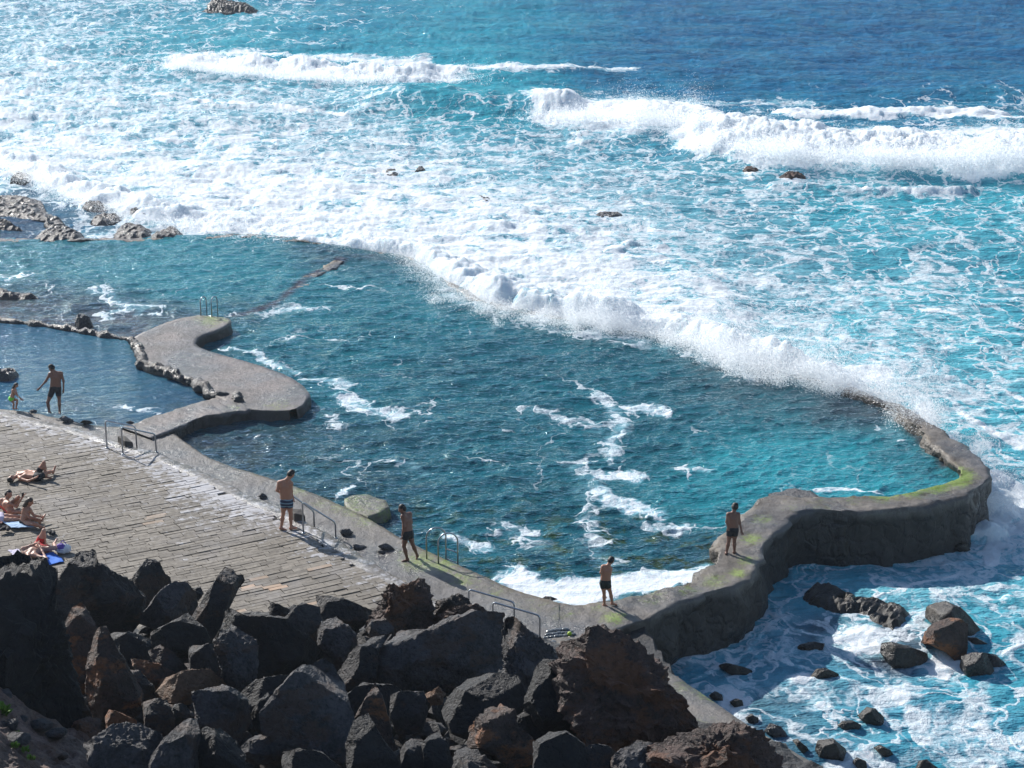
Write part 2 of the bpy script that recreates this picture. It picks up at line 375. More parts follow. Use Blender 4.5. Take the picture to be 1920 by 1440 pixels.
# photo px, py, sigma, level, foam, turquoise, shallow rock
SEA = [
 (100, 15, 200, -.6, .42, .35, .0), (420, 25, 160, -.6, .30, .55, 0), (700, 15, 150, -.6, .24, .25, 0), (760, 70, 180, -.6, .10, .80, 0), (1000, 60, 130, -.6, .06, .55, 0),
 (1300, 30, 260, -.7, .03, .05, 0), (1750, 60, 300, -.7, .01, .02, 0), (1300, 130, 200, -.6, .04, .08, 0), (1750, 140, 200, -.7, .03, .0, 0),
 (60, 100, 130, -.6, .48, .5, 0), (250, 95, 120, -.6, .22, .9, 0), (420, 75, 120, -.6, .14, .9, 0), (120, 180, 140, -.6, .62, .45, 0), (330, 180, 120, -.6, .5, .6, 0),
 (600, 185, 110, -.6, .46, .6, 0), (850, 200, 100, -.5, .14, 1.0, 0), (950, 170, 90, -.5, .12, .8, 0), (100, 250, 160, -.6, .62, .4, .12), (350, 240, 150, -.6, .52, .45, .25), (600, 250, 130, -.6, .46, .45, .25),
 (850, 260, 120, -.6, .50, .6, .1), (150, 330, 150, -.5, .72, .4, 0), (450, 320, 160, -.5, .70, .4, 0), (750, 310, 140, -.6, .62, .55, .1), (1000, 300, 120, -.6, .58, .6, .1),
 (350, 400, 120, -.3, .95, .5, 0), (550, 400, 120, -.3, .92, .5, 0), (750, 390, 120, -.4, .82, .5, 0), (950, 400, 120, -.4, .76, .6, .1), (1180, 290, 120, -.7, .52, .6, .1),
 (1150, 390, 120, -.5, .66, .45, .35), (1350, 360, 120, -.7, .52, .65, .15), (1400, 430, 110, -.7, .46, .5, .35), (1600, 390, 140, -.8, .42, .8, 0), (1850, 390, 140, -.8, .42, .85, 0), (1600, 330, 100, -.8, .5, .8, .1),
 (1250, 470, 110, -.5, .66, .75, .1), (1450, 520, 110, -.6, .60, .6, .3), (1700, 470, 140, -.8, .50, .85, .1), (1880, 520, 120, -.9, .46, .7, .1),
 (1600, 580, 110, -.6, .56, .95, 0), (1780, 620, 120, -.8, .52, .95, 0), (1880, 700, 100, -1., .52, .95, 0), (1700, 640, 80, -.5, .60, .95, 0),
 (1100, 480, 110, -.2, .86, .6, .1), (900, 470, 120, -.1, .86, .4, .1), (700, 440, 100, -.1, .90, .4, .1), (1300, 560, 80, -.2, .78, .6, .1),
 (1790, 790, 50, -.9, .45, 1.0, 0), (1860, 830, 60, -1.1, .55, .8, 0), (1900, 920, 70, -1.2, .78, .55, .0), (1880, 1000, 60, -1.3, .62, .6, .0),
 (1100, 220, 90, -.6, .6, .6, 0), (1250, 190, 80, -.6, .25, .4, 0), (1480, 205, 90, -.7, .6, .5, 0), (1750, 210, 130, -.7, .62, .5, 0), (1900, 210, 100, -.7, .6, .5, 0),
 (1550, 1060, 80, -1.35, .66, .75, 0), (1750, 1040, 90, -1.35, .68, .6, 0), (1850, 1100, 80, -1.35, .62, .75, 0), (1420, 1130, 60, -1.35, .70, .55, .1), (1370, 1200, 60, -1.35, .66, .5, .1),
 (1550, 1130, 50, -1.35, .56, .2, .9), (1650, 1165, 50, -1.35, .52, .1, .95), (1520, 1200, 60, -1.35, .66, .4, .2), (1600, 1270, 90, -1.35, .60, .45, .15), (1450, 1290, 70, -1.35, .54, .3, .55), (1380, 1310, 50, -1.35, .46, .2, .8),
 (1750, 1300, 90, -1.35, .60, .5, .0), (1880, 1220, 80, -1.35, .56, .6, 0), (1880, 1350, 90, -1.35, .60, .5, 0), (1750, 1400, 90, -1.35, .58, .55, .15), (1600, 1400, 90, -1.35, .58, .3, .4), (1480, 1400, 60, -1.35, .56, .2, .6),
 (60, 360, 60, -.05, .34, .0, .75), (200, 405, 70, -.02, .30, .0, .85), (40, 420, 70, -.02, .12, .1, .7), (300, 425, 60, -.02, .42, .0, .7), (150, 370, 50, -.05, .52, .1, .5),
]
FOAM = [([(335, 112), (420, 128), (560, 145), (700, 152), (860, 148)], 20, 1.0), ([(860, 142), (1000, 140), (1190, 130)], 10, .85), ([(330, 108), (450, 100), (600, 108), (800, 118)], 12, .7),
        ([(1010, 195), (1030, 225), (1150, 232), (1280, 240), (1340, 275), (1480, 292), (1700, 300), (1920, 300)], 34, 1.0), ([(1050, 200), (1150, 200), (1290, 205), (1360, 240), (1500, 262), (1920, 250)], 22, .97),
        ([(1500, 210), (1700, 205), (1920, 215)], 14, .8), ([(1230, 215), (1400, 190), (1520, 190)], 9, .6), ([(1500, 340), (1700, 352), (1800, 350)], 8, .9),
        ([(0, 305), (60, 325), (100, 350), (200, 385), (300, 415), (420, 430)], 20, 1.0), ([(80, 105), (130, 118), (165, 125)], 8, .9), ([(270, 175), (420, 200), (600, 215), (640, 218)], 8, .85),
        ([(650, 455), (740, 470), (815, 492), (875, 535), (950, 568), (1100, 592), (1300, 632), (1430, 676), (1570, 700), (1640, 700)], 34, 1.0), ([(850, 380), (1000, 420), (1250, 520), (1400, 580), (1600, 650)], 14, .72),
        ([(1720, 740), (1745, 790), (1800, 830), (1850, 880), (1872, 950), (1860, 1010)], 16, .95), ([(1800, 750), (1850, 780), (1920, 800)], 12, .9), ([(1850, 700), (1920, 720)], 8, .8),
        ([(1500, 1065), (1560, 1085), (1640, 1080), (1720, 1050), (1800, 1030)], 12, .85), ([(1300, 1220), (1400, 1170), (1440, 1120)], 10, .85), ([(1470, 1190), (1560, 1210), (1640, 1240)], 9, .85),
        ([(1560, 1330), (1600, 1300), (1700, 1290), (1800, 1290)], 8, .8), ([(1880, 1180), (1920, 1170)], 8, .9), ([(1560, 1150), (1480, 1130), (1450, 1180)], 8, .8)]
ROCKC = [(1790, 1200, 80), (1840, 1262, 45), (1695, 1245, 55), (1515, 1222, 38), (1545, 1270, 35), (1380, 1262, 45), (1632, 1355, 36), (1592, 1366, 30), (1560, 1420, 42), (1658, 1416, 28), (1738, 1440, 34), (1610, 1160, 90), (1502, 1404, 26), (1380, 1322, 22), (1410, 1352, 24), (1085, 258, 34), (1485, 334, 38), (1405, 322, 26), (735, 332, 28), (905, 386, 34), (1135, 412, 40)]
def sea_fields(x, y):
    px, py = chart(x, y, -.5)
    jx = (fbm(x * .25, y * .25, 3) - .5) * 60; jy = (fbm(x * .3 + 40, y * .3, 3) - .5) * 24
    lev, F, T, S = blobs(px + jx, py + jy, SEA)
    F = np.maximum(F, strokes(px, py, FOAM, jx * .5, jy * .6))
    F = F + .13 * (1 - smooth(700, 1000, px)) * (1 - smooth(320, 400, py)) * smooth(.12, .3, F)
    F = F - .04 * smooth(.2, .45, F) * (1 - smooth(.68, .9, F)) 
    F = F - .12 * (py > 1010) * (1 - smooth(.75, .95, F))
    for a, b, r_ in ROCKC: q = np.exp(-(((px - a) / r_) ** 2 + ((py - b) / (r_ * .6)) ** 2)); F = np.maximum(F, q * 1.15 * np.clip(.3 + .9 * fbm(x * 1.4, y * 1.4, 4), 0, 1))
    return px, py, lev, F, T, S
def ridge(px, py, pts, wu, wd, amp, x, y, f=.5):
    """breaker: polyline in the chart; wu / wd = extent (px) seaward / shoreward"""
    d, par = dpoly(px, py * 2.2, [(a, b * 2.2) for a, b in pts])
    pyc = np.interp(px, [a for a, b in pts], [b for a, b in pts]); up = py < pyc
    wdt = np.where(up, wu, wd) * 2.2
    lump = .55 + .9 * fbm(x * f, y * f, 4, .55)
    return amp * np.exp(-(d / wdt) ** 2) * lump
DOMES = []; DF = [0]
def domes(path, z, n, off, rad, hs, seed):
    r_ = np.random.default_rng(seed); c = cat([list(P(a, b, z)) for a, b in path], 500)
    for i in range(n):
        k = r_.integers(500); r = r_.uniform(*rad); p = c[k] + np.array([r_.normal(0, .3), r_.uniform(*off), 0]); DOMES.append((p[0], p[1], r, hs * (.45 + 1.15 * abs(math.sin(k / 500. * n * .22 + seed * 1.7))) * r_.uniform(.35, 1.15) * (r / rad[1]) ** .4))
domes([(1030, 218), (1150, 226), (1290, 236)], -.5, 34, (-.5, 3.6), (1.2, 2.8), .32, 1)
domes([(1340, 270), (1450, 288), (1600, 300), (1750, 304), (2050, 310)], -.5, 90, (-1.2, 5.5), (1.3, 3.4), .62, 2)
domes([(1480, 222), (1700, 215), (2000, 225)], -.5, 40, (-1, 3), (.7, 2.0), .4, 3)
domes([(345, 128), (450, 138), (600, 150), (780, 155)], -.5, 60, (-1, 4), (.8, 2.4), .5, 4)
domes([(0, 312), (60, 332), (200, 388), (330, 424), (440, 432)], -.1, 120, (-.4, 3.0), (.35, 1.1), .35, 5)
domes([(1080, 604), (1130, 608), (1175, 614)], -.2, 16, (-.3, .8), (.5, 1.0), .42, 6)
domes([(1310, 655), (1400, 688), (1480, 706), (1560, 722), (1630, 738)], -.2, 46, (-.2, 1.3), (.4, 1.2), .55, 7)
domes([(1640, 742), (1690, 765), (1725, 792), (1750, 815)], -.4, 18, (-.1, .8), (.35, .7), .6, 8)
domes([(650, 462), (760, 480), (860, 540), (950, 578), (1100, 604), (1300, 640)], -.2, 150, (-.2, 2.2), (.3, 1.2), .26, 9)
domes([(1850, 890), (1868, 940), (1868, 1000)], -1.2, 14, (-.2, .6), (.3, .7), .4, 10)
domes([(850, 400), (1100, 440), (1300, 500)], -.4, 30, (-3, 3), (.4, 1.2), .25, 11)
def dome_field(x, y):
    D = np.zeros(x.shape); o = np.argsort(y, kind='stable'); ysort = y[o]
    for a, b, r, h in DOMES:
        i0, i1 = np.searchsorted(ysort, [b - r, b + r]); k = o[i0:i1]; q = 1 - ((x[k] - a) ** 2 + (y[k] - b) ** 2) / (r * r); m = q > 0; k = k[m]; v = h * q[m] ** .62
        D[k] = np.maximum(D[k], v) + .15 * np.minimum(D[k], v)
    return D
def billow(x, y, o=4, g=.55):
    s_ = 0; a = 1; t = 0
    for i in range(o):
        s_ = s_ + a * np.abs(2 * n2(x + i * 13.1, y + i * 7.7) - 1) ** .8; t += a; a *= g; x, y = 1.63 * x - 1.21 * y, 1.21 * x + 1.63 * y
    return s_ / t
def sea_height(x, y, px, py, lev, F, T, S):
    far = smooth(60, 160, np.hypot(x, y))
    h = lev.copy()
    xs, ys = x * .06, y * .11
    h += (fbm(xs, ys, 3) - .5) * (.5 + .9 * far)
    h += (fbm(x * .35, y * .6, 4, .55, True) - .5) * (.16 + .30 * far + .16 * F)
    h += (fbm(x * 1.2, y * 1.7, 4, .6, True) - .5) * (.05 + .13 * far + .10 * F)
    calm = smooth(.55, .85, S) * (py < 460); h = h * (1 - calm) + calm * (.02 + .03 * (fbm(x * 1.5, y * 3, 3) - .5))
    h += ridge(px, py, [(1000, 215), (1150, 222), (1290, 232), (1360, 265), (1500, 282), (1700, 296), (2100, 300)], 30, 26, .7 * smooth(1000, 1250, px), x, y, .45) * (.55 + .6 * fbm(px / 90, py / 300, 2))
    h += ridge(px, py, [(320, 120), (450, 128), (700, 145), (1000, 140)], 14, 10, .5 * smooth(320, 380, px) * (1 - smooth(800, 1000, px)), x, y)
    h += ridge(px, py, [(640, 200), (860, 206), (1060, 210)], 30, 14, 1.1 * smooth(600, 760, px) * (1 - smooth(1060, 1120, px)), x, y, .15)
    h += ridge(px, py, [(0, 305), (60, 325), (200, 385), (330, 420), (430, 432)], 16, 9, .3, x, y, .8)
    h += ridge(px, py, [(1450, 345), (1700, 352), (1820, 350)], 5, 4, .35, x, y, .8)
    # water running over the seaward wall
    dW, parW = dpoly(x, y, WALL_OUT_W)
    amp = np.interp(parW, [0, 2, 3, 4, 6, 8, 9, 10, 12, 13, 14], [.0, .02, .30, .35, .45, .6, .5, .6, .8, .6, .0])
    h += amp * np.exp(-(dW / np.interp(parW, [0, 4, 8, 12, 14], [.7, .9, 1.8, 1.2, .7])) ** 2) * (.35 + 1.2 * fbm(x * .9, y * .9, 5, .6))
    D = dome_field(x + (fbm(x, y, 3) - .5) * .8, y + (fbm(x + 50, y, 3) - .5) * .8); DF[0] = D
    h += D * (.48 + .40 * billow(x * .7, y * .7, 4, .5) + .28 * (billow(x * 2.0, y * 2.0, 4, .6) - .3)) + (billow(x * 1.9, y * 1.9, 4, .6) - .35) * .26 * smooth(.7, 1, F) * (py < 800) * (1 - .75 * calm)
    return h
INNER = [(-900, 1500), (-900, 450), (200, 449), (430, 442), (565, 447), (650, 459), (800, 482), (865, 528), (940, 566), (1100, 598), (1290, 634), (1420, 680), (1560, 722), (1640, 750), (1710, 795),
         (1770, 850), (1800, 890), (1780, 915), (1600, 945), (1460, 950), (1400, 1010), (1370, 1070), (1250, 1115), (1120, 1150), (1150, 1230), (1500, 1460), (1560, 1500)]
def inner_dist(x, y):
    poly = [tuple(P(a, b, .0)[:2]) for a, b in INNER]
    ins = inpoly(x, y, poly); d, _ = dpoly(x, y, poly[1:-1] + [poly[-1]]); return ins, d
def build_sea():
    al = np.linspace(math.atan(20 / 31.), PITCH - math.atan(740 / FPX), 860)
    ys = 20.4 / np.tan(al); ys = np.concatenate([ys, ys[-1] * np.exp(np.linspace(.01, 4.2, 70))])
    s = np.linspace(-.42, .42, 1060); nr, nc = len(ys), len(s)
    Y = np.repeat(ys[:, None], nc, 1); X = Y * s[None, :]
    x, y = X.ravel(), Y.ravel()
    px, py, lev, F, T, S = sea_fields(x, y); h = sea_height(x, y, px, py, lev, F, T, S)
    F = np.maximum(F, smooth(.02, .30, DF[0]) * (.62 + .85 * fbm(x * .55, y * .35, 4, .55)))
    ins, d = inner_dist(x, y)
    h = np.where(ins, h - (1.1 * smooth(0, 1.1, d) + 1.2 * smooth(.9, 2.2, d)), h)
    h = np.where(ins & (py > 800), np.minimum(h, -1.2), h)
    far = y > 215; h = np.where(far, -.6 + (h + .6) * np.exp(-(y - 215) / 200), h)
    F = np.where(far, .02, F); T = np.where(far, .05, T); S = np.where(far, 0, S)
    ci = (ins & (d > 3.5)).reshape(nr, nc); keep = ~(ci[:-1, :-1] & ci[1:, 1:])
    f = gridf(nr, nc, keep)
    o = mesh('sea', np.stack([x, y, h], 1), f, M['ocean'], smoothf=True, attrs={'foam': F, 'turq': T, 'shal': S, 'weed': 0 * F})
    struct(o)
build_sea()
bed = mesh('seabed', [(-9000, -200, -4), (9000, -200, -4), (9000, 14000, -4), (-9000, 14000, -4)], np.array([[0, 1, 2, 3]]), M['rubble']); struct(bed)

# ---------------------------------------------------------------- pools
POOL = [(-500, 452), (200, 449), (430, 441), (563, 446), (648, 458), (800, 482), (870, 528), (945, 565), (1105, 596), (1295, 632), (1425, 678), (1565, 720), (1650, 752), (1712, 795),
        (1775, 850), (1815, 888), (1790, 915), (1600, 945), (1460, 955), (1400, 1000), (1385, 1060), (1250, 1115), (1100, 1150), (1000, 1145), (900, 1110), (800, 1060), (700, 1010), (600, 960), (470, 905), (350, 865),
        (290, 805), (330, 775), (420, 745), (330, 690), (290, 660), (270, 640), (245, 640), (130, 622), (0, 606), (-500, 585)]
PF = [([(1128, 742), (1150, 775), (1158, 800), (1140, 835)], 13, .66), ([(1180, 765), (1240, 775)], 11, .80), ([(1120, 890), (1165, 882), (1200, 895)], 10, .86), ([(1120, 925), (1175, 950), (1240, 965)], 11, .92),
      ([(1235, 985), (1285, 985)], 13, .72), ([(1150, 820), (1140, 870)], 10, .6), ([(590, 715), (645, 722)], 10, .78), ([(640, 745), (690, 765), (750, 785)], 15, .80), ([(430, 650), (500, 680), (570, 705)], 8, .66),
      ([(500, 590), (560, 575), (600, 580)], 9, .62), ([(840, 1005), (900, 1030)], 11, .80), ([(965, 1085), (1010, 1108), (1060, 1118), (1100, 1115), (1180, 1100), (1250, 1090), (1310, 1082)], 19, 1.35),
      ([(1060, 1100), (1180, 1090), (1290, 1080)], 13, 1.2), ([(1540, 922), (1600, 922), (1650, 922)], 4, .95), ([(760, 870), (800, 890)], 12, .55), ([(170, 545), (260, 580)], 14, .58), ([(200, 590), (240, 570), (300, 580)], 10, .62),
      ([(0, 520), (60, 510)], 10, .5), ([(1270, 880), (1340, 890)], 9, .58), ([(800, 495), (850, 560), (960, 598), (1120, 625), (1280, 660), (1400, 705)], 14, .56), ([(1650, 800), (1720, 850)], 8, .5),
      ([(560, 760), (640, 800)], 12, .5), ([(640, 930), (660, 925)], 5, .9), ([(985, 770), (1060, 790), (1120, 800)], 14, .52), ([(1090, 870), (1110, 1000), (1130, 1060)], 24, .50), ([(940, 990), (1040, 1040)], 20, .47)]
PC = [(700, 560, 200, .34, .05, 0), (500, 700, 150, .24, .1, 0), (1000, 700, 200, .12, .08, 0), (1300, 760, 150, .20, .05, .06), (1450, 870, 120, 1.05, 0, 0), (1600, 880, 130, 1.15, 0, 0), (1700, 850, 80, .35, 0, .3),
      (1500, 770, 110, .35, 0, .35), (1380, 720, 80, .2, 0, .5), (1600, 770, 70, .1, 0, .8), (1350, 930, 90, .60, .1, 0), (1150, 900, 110, .20, .15, 0), (900, 850, 150, .10, .15, 0), (650, 850, 120, .02, .2, .12), (450, 820, 90, .0, .45, .55),
      (560, 870, 80, 0, .6, .35), (900, 980, 100, .08, .55, 0), (1100, 1020, 90, .04, .95, 0), (1290, 1030, 60, .05, 1., .15), (1000, 1060, 60, .03, .8, 0), (700, 960, 60, 0, .8, .3), (1300, 1060, 30, 0, 1, .2),
      (100, 490, 150, .62, 0, .22), (350, 500, 150, .72, .05, .05), (520, 520, 90, .62, .1, .10), (450, 590, 60, .1, .3, .35), (60, 580, 90, .0, 0, .9), (220, 600, 80, .0, 0, .95), (330, 590, 40, 0, .2, .6), (590, 480, 45, .1, 0, .7), (700, 490, 60, .2, .0, .4),
      (400, 650, 30, .1, .4, .3)]
def sheet(name, poly, z, step, colours, foams, mat, rip, weedonly=False):
    a = np.array(poly); x0, x1, y0, y1 = a[:, 0].min(), a[:, 0].max(), a[:, 1].min(), a[:, 1].max()
    cx = np.arange(x0, x1 + step, step * 1.15); cy = np.arange(y0, y1 + step, step * .8); nr, nc = len(cy), len(cx)
    PX, PY = np.meshgrid(cx, cy); g = P(PX.ravel(), PY.ravel(), z); x, y = g[:, 0], g[:, 1]; px, py = PX.ravel(), PY.ravel()
    T, W, S = blobs(px + 40 * (fbm(x * .4, y * .4, 3) - .5), py + 20 * (fbm(x * .4 + 9, y * .4, 3) - .5), colours)
    if foams and len(foams) > 3: S = np.maximum(S, strokes(px, py, [([(435, 592), (480, 582), (512, 570), (545, 548), (556, 532), (590, 515), (620, 500), (642, 486)], 7, 1.0), ([(1640, 752), (1700, 800), (1770, 870)], 9, .9), ([(600, 470), (700, 485), (800, 500)], 8, .6)], (fbm(x, y, 3) - .5) * 14, (fbm(x + 30, y, 3) - .5) * 8))
    jx = (fbm(x * 1.1, y * 1.1, 4) - .5) * 55; jy = (fbm(x * 1.1 + 40, y * 1.1, 4) - .5) * 26
    F = np.maximum((.13 + .16 * (fbm(x * .3, y * .3, 3) - .4)) if len(foams) > 3 else -.35 + 0 * x, strokes(px, py, [(a, w_ * 1.45, v_ * (.93 if v_ > 1 else .86)) for a, w_, v_ in foams], jx, jy)) if foams else 0 * x
    xr, yr = x * .94 + y * .34, y * .94 - x * .34
    h = .66 * rip * (.16 * (fbm(xr * .30, yr * .62, 2, .5, True) - .5) + .17 * (fbm(xr * .8, yr * 1.5, 2, .5, True) ** 2 - .4) + .085 * (fbm(x * 1.9 - y * .5, y * 3.1, 3, .55, True) ** 1.6 - .4))
    h *= 1 - .7 * smooth(.6, 1, F)
    ins = inpoly(px, py, poly).reshape(nr, nc); k = ins[:-1, :-1] | ins[1:, 1:] | ins[1:, :-1] | ins[:-1, 1:]
    o = mesh(name, np.stack([x, y, z + h], 1), gridf(nr, nc, k)[:, ::-1], mat, smoothf=True, attrs={'foam': F, 'turq': T, 'weed': W, 'shal': S})
    return struct(o)
sheet('pool_water', POOL, 0.0, 2.0, PC, PF, M['pool'], 1.0)
TIDE = [(-500, 590), (0, 604), (130, 620), (200, 634), (245, 642), (262, 660), (272, 684), (310, 697), (365, 715), (410, 742), (385, 755), (330, 773), (280, 792), (180, 812), (60, 800), (-500, 790)]
sheet('tide_pool_water', TIDE, .17, 2.6, [(100, 680, 120, .2, .0, .0), (250, 720, 100, .3, .2, 0), (200, 650, 80, .45, .1, 0), (150, 780, 60, .15, .3, .3), (350, 760, 50, .2, .3, .2)],
      [([(215, 765), (300, 772)], 6, .5)], M['tide'], .13)

# ---------------------------------------------------------------- walkway, wall, platform, ramp
ALG = [(1700, 908, 34, 1.35), (1745, 903, 30, 1.5), (1790, 895, 26, 1.5), (1655, 925, 24, 1.0), (1600, 935, 26, .45), (1785, 880, 12, .6), (1540, 945, 24, .45), (1490, 950, 26, .4), (1430, 975, 22, .55), (1410, 1010, 18, .8), (1400, 1050, 18, .7), (1385, 1075, 16, .8),
       (1340, 1090, 22, .7), (1290, 1105, 20, .55), (1150, 1158, 20, .9), (1120, 1140, 22, .45), (1220, 1120, 26, .5), (790, 1055, 34, .75), (830, 1060, 26, .75), (870, 1085, 26, .65), (930, 1110, 30, .45), (760, 1040, 20, .4),
       (690, 975, 26, .55), (640, 950, 26, .5), (560, 920, 22, .5), (600, 945, 20, .5), (1000, 1135, 30, .4), (1060, 1150, 25, .45), (395, 600, 22, .75), (420, 600, 14, .6), (370, 598, 16, .5), (520, 760, 30, .45), (300, 760, 30, .35), (690, 940, 30, .8), (1330, 1300, 26, .7), (1290, 1290, 30, .45),
       (1310, 1365, 30, .55), (720, 935, 20, .5), (660, 960, 20, .6), (1190, 1215, 20, .4), (440, 765, 22, .4), (490, 890, 14, .4)]
def strip(name, pairs, mat, n=300, m=14, depthA=1.2, depthB=1.9, parent=None, rough=.03, white=None, brown=.0, crown=0.0, fr=1.2):
    """solid strip: pairs of (ax, ay, bx, by, z) in photo px on the top face; A and B sides run down into the water"""
    A = [list(P(a, b, z)) for a, b, c, d, z in pairs]; B = [list(P(c, d, z)) for a, b, c, d, z in pairs]
    q = cat([a + b for a, b in zip(A, B)], n); A, B = q[:, :3], q[:, 3:]
    nd = (B - A)[:, :2]; wd = np.linalg.norm(nd, axis=1)[:, None]; nd = nd / np.maximum(wd, .05)
    tt = np.linspace(0, 1, m); rows = []
    for s_ in (1, .8, .6, .42, .26, .13, .04): rows.append(np.c_[A[:, :2] - nd * (.02 + .07 * s_), A[:, 2] - depthA * s_])
    for t in tt: rows.append(A * (1 - t) + B * t)
    for s_ in (.04, .13, .26, .42, .6, .8, 1): rows.append(np.c_[B[:, :2] + nd * (.02 + .07 * s_), B[:, 2] - depthB * s_])
    V = np.stack(rows, 0); k = V.shape[0]; top = np.zeros((k, n)); top[7:7 + m] = 1; V = V.reshape(-1, 3); top = top.ravel()
    nz = fbm3(V * fr, 5, .55) - .5; nh = fbm3(V * fr + 50, 5, .55) - .5
    ndd = np.tile(nd, (k, 1)); edge = np.ones((k, n)); edge[8:6 + m] = 0; edge = edge.ravel()
    V[:, :2] += ndd * (nh * 3.2 * rough * (1 + 1.5 * (1 - top)) * edge)[:, None] * 2
    V[:, 2] += nz * rough * 2.4 * top + (fbm3(V * 6, 3) - .5) * rough * .8 * top
    if crown: V[:, 2] += crown * top * np.repeat(np.concatenate([np.zeros(7), np.sin(tt * math.pi), np.zeros(7)]), n)
    px, py = chart(V[:, 0], V[:, 1], V[:, 2]); al = np.zeros(len(V))
    for a, b, s_, v in ALG: al = np.maximum(al, (v * 1.05 + .12) * np.exp(-(((px - a) / (s_ * 1.5)) ** 2 + ((py - b) / (s_ * .8)) ** 2)))
    al *= np.where(top > 0, 1, .5)
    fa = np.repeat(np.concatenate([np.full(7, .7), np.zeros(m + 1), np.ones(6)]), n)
    br = brown * np.repeat(np.concatenate([np.ones(8), np.linspace(.7, 0, m - 1) ** 2, np.zeros(7)]), n)
    wh = np.zeros(len(V))
    if white is not None:
        d, _ = dpoly(px, py, white); wh = .75 * np.exp(-(d / 8) ** 2)
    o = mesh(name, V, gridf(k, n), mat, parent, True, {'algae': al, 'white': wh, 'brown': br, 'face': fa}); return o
EDGE = [(-90, 758), (0, 776), (60, 790), (130, 808), (200, 828), (252, 845), (300, 861), (352, 884), (402, 907), (470, 940), (530, 966), (590, 1000), (640, 1034), (700, 1070), (760, 1106), (830, 1140), (900, 1175), (960, 1205)]
z0 = .35
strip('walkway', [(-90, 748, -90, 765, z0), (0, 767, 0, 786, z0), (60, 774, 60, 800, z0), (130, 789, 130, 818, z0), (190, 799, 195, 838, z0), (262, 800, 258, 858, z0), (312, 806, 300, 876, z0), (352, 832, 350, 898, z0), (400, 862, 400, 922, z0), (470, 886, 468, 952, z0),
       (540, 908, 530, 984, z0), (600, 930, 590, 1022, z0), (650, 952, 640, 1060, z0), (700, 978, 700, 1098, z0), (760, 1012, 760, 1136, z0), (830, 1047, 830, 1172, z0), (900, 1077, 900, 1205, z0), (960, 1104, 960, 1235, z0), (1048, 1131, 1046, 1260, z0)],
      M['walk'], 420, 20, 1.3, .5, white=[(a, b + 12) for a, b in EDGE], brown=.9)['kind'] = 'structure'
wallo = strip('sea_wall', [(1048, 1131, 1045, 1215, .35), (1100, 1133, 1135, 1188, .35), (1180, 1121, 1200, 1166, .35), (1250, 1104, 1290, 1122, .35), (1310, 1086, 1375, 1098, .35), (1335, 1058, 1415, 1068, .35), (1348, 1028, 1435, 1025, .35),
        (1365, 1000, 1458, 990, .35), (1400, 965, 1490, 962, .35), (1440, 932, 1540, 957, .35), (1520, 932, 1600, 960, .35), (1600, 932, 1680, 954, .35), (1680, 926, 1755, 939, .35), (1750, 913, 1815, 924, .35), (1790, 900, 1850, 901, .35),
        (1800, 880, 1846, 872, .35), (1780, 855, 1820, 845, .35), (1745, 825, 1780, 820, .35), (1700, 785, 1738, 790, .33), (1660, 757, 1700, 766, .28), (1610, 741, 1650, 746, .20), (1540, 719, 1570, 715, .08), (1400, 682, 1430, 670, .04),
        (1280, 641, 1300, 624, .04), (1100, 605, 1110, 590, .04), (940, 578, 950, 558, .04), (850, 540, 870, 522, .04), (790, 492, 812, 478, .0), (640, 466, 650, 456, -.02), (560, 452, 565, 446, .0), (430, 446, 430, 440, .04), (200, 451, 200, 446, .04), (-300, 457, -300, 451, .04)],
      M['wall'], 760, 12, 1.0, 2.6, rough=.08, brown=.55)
tag(wallo, 'low curved concrete sea wall with green algae on top, running round the big pool', 'sea wall')
pl = empty('concrete_platform', P(450, 720, 0)); tag(pl, 'winding wet concrete platform between the tide pool and the big pool', 'platform')
def addpart(o, parent):
    o.parent = parent; o.matrix_parent_inverse = parent.matrix_world.inverted(); return o
def part_off(o, parent):
    """mesh built in world coordinates goes under parent without moving"""
    o.parent = parent; o.location = tuple(-np.array(parent.location)); return o
zp = .42
part_off(strip('deck', [(372, 591, 428, 596, zp), (330, 599, 433, 605, zp), (285, 616, 412, 617, zp), (248, 636, 378, 628, zp), (262, 662, 367, 643, zp), (272, 684, 386, 656, zp), (312, 697, 440, 672, zp), (362, 714, 500, 690, zp), (408, 742, 552, 712, zp), (455, 764, 578, 736, zp), (505, 770, 572, 755, zp), (545, 768, 556, 765, zp)],
               M['plat'], 260, 16, .9, .9, rough=.022, brown=.25), pl)
part_off(strip('connecting_wall', [(428, 738, 475, 766, zp), (385, 752, 420, 776, zp), (330, 768, 370, 787, zp), (285, 783, 322, 808, zp), (225, 800, 285, 822, zp)], M['plat'], 120, 10, .5, .9, rough=.05, brown=.4), pl)
rim = [(244, 638), (258, 652), (264, 668), (272, 684), (296, 690), (320, 700), (345, 710), (368, 718), (390, 733), (410, 742), (436, 742), (448, 756)]
v, q, t = tube(cat([list(P(a, b, .36)) for a, b in rim], 150), .17, 12, noise=1.6, nfreq=3.2); V_, F_ = join([(v, q, t)])
part_off(mesh('rough_rim', V_, F_, M['reef'], None, True), pl)
v, q, t = tube(cat([list(P(a, b, .16)) for a, b in [(-200, 588), (0, 603), (60, 609), (130, 620), (190, 630), (246, 638)]], 220), .16, 10, noise=1.4, nfreq=2.5); V_, F_ = join([(v, q, t)])
tag(mesh('low_rock_wall', V_, F_, M['reef'], None, True), 'low line of rough stone holding back the still tide pool on its far side', 'wall')
sw = strip('sunken_wall', [(470, 576, 480, 588, -.05), (500, 566, 520, 576, -.04), (532, 545, 560, 553, -.04), (546, 529, 576, 537, -.03), (582, 512, 598, 516, .03), (611, 498, 626, 502, .06), (634, 484, 648, 488, .01)], M['wall'], 160, 8, .8, .8, rough=.05, brown=1.6)
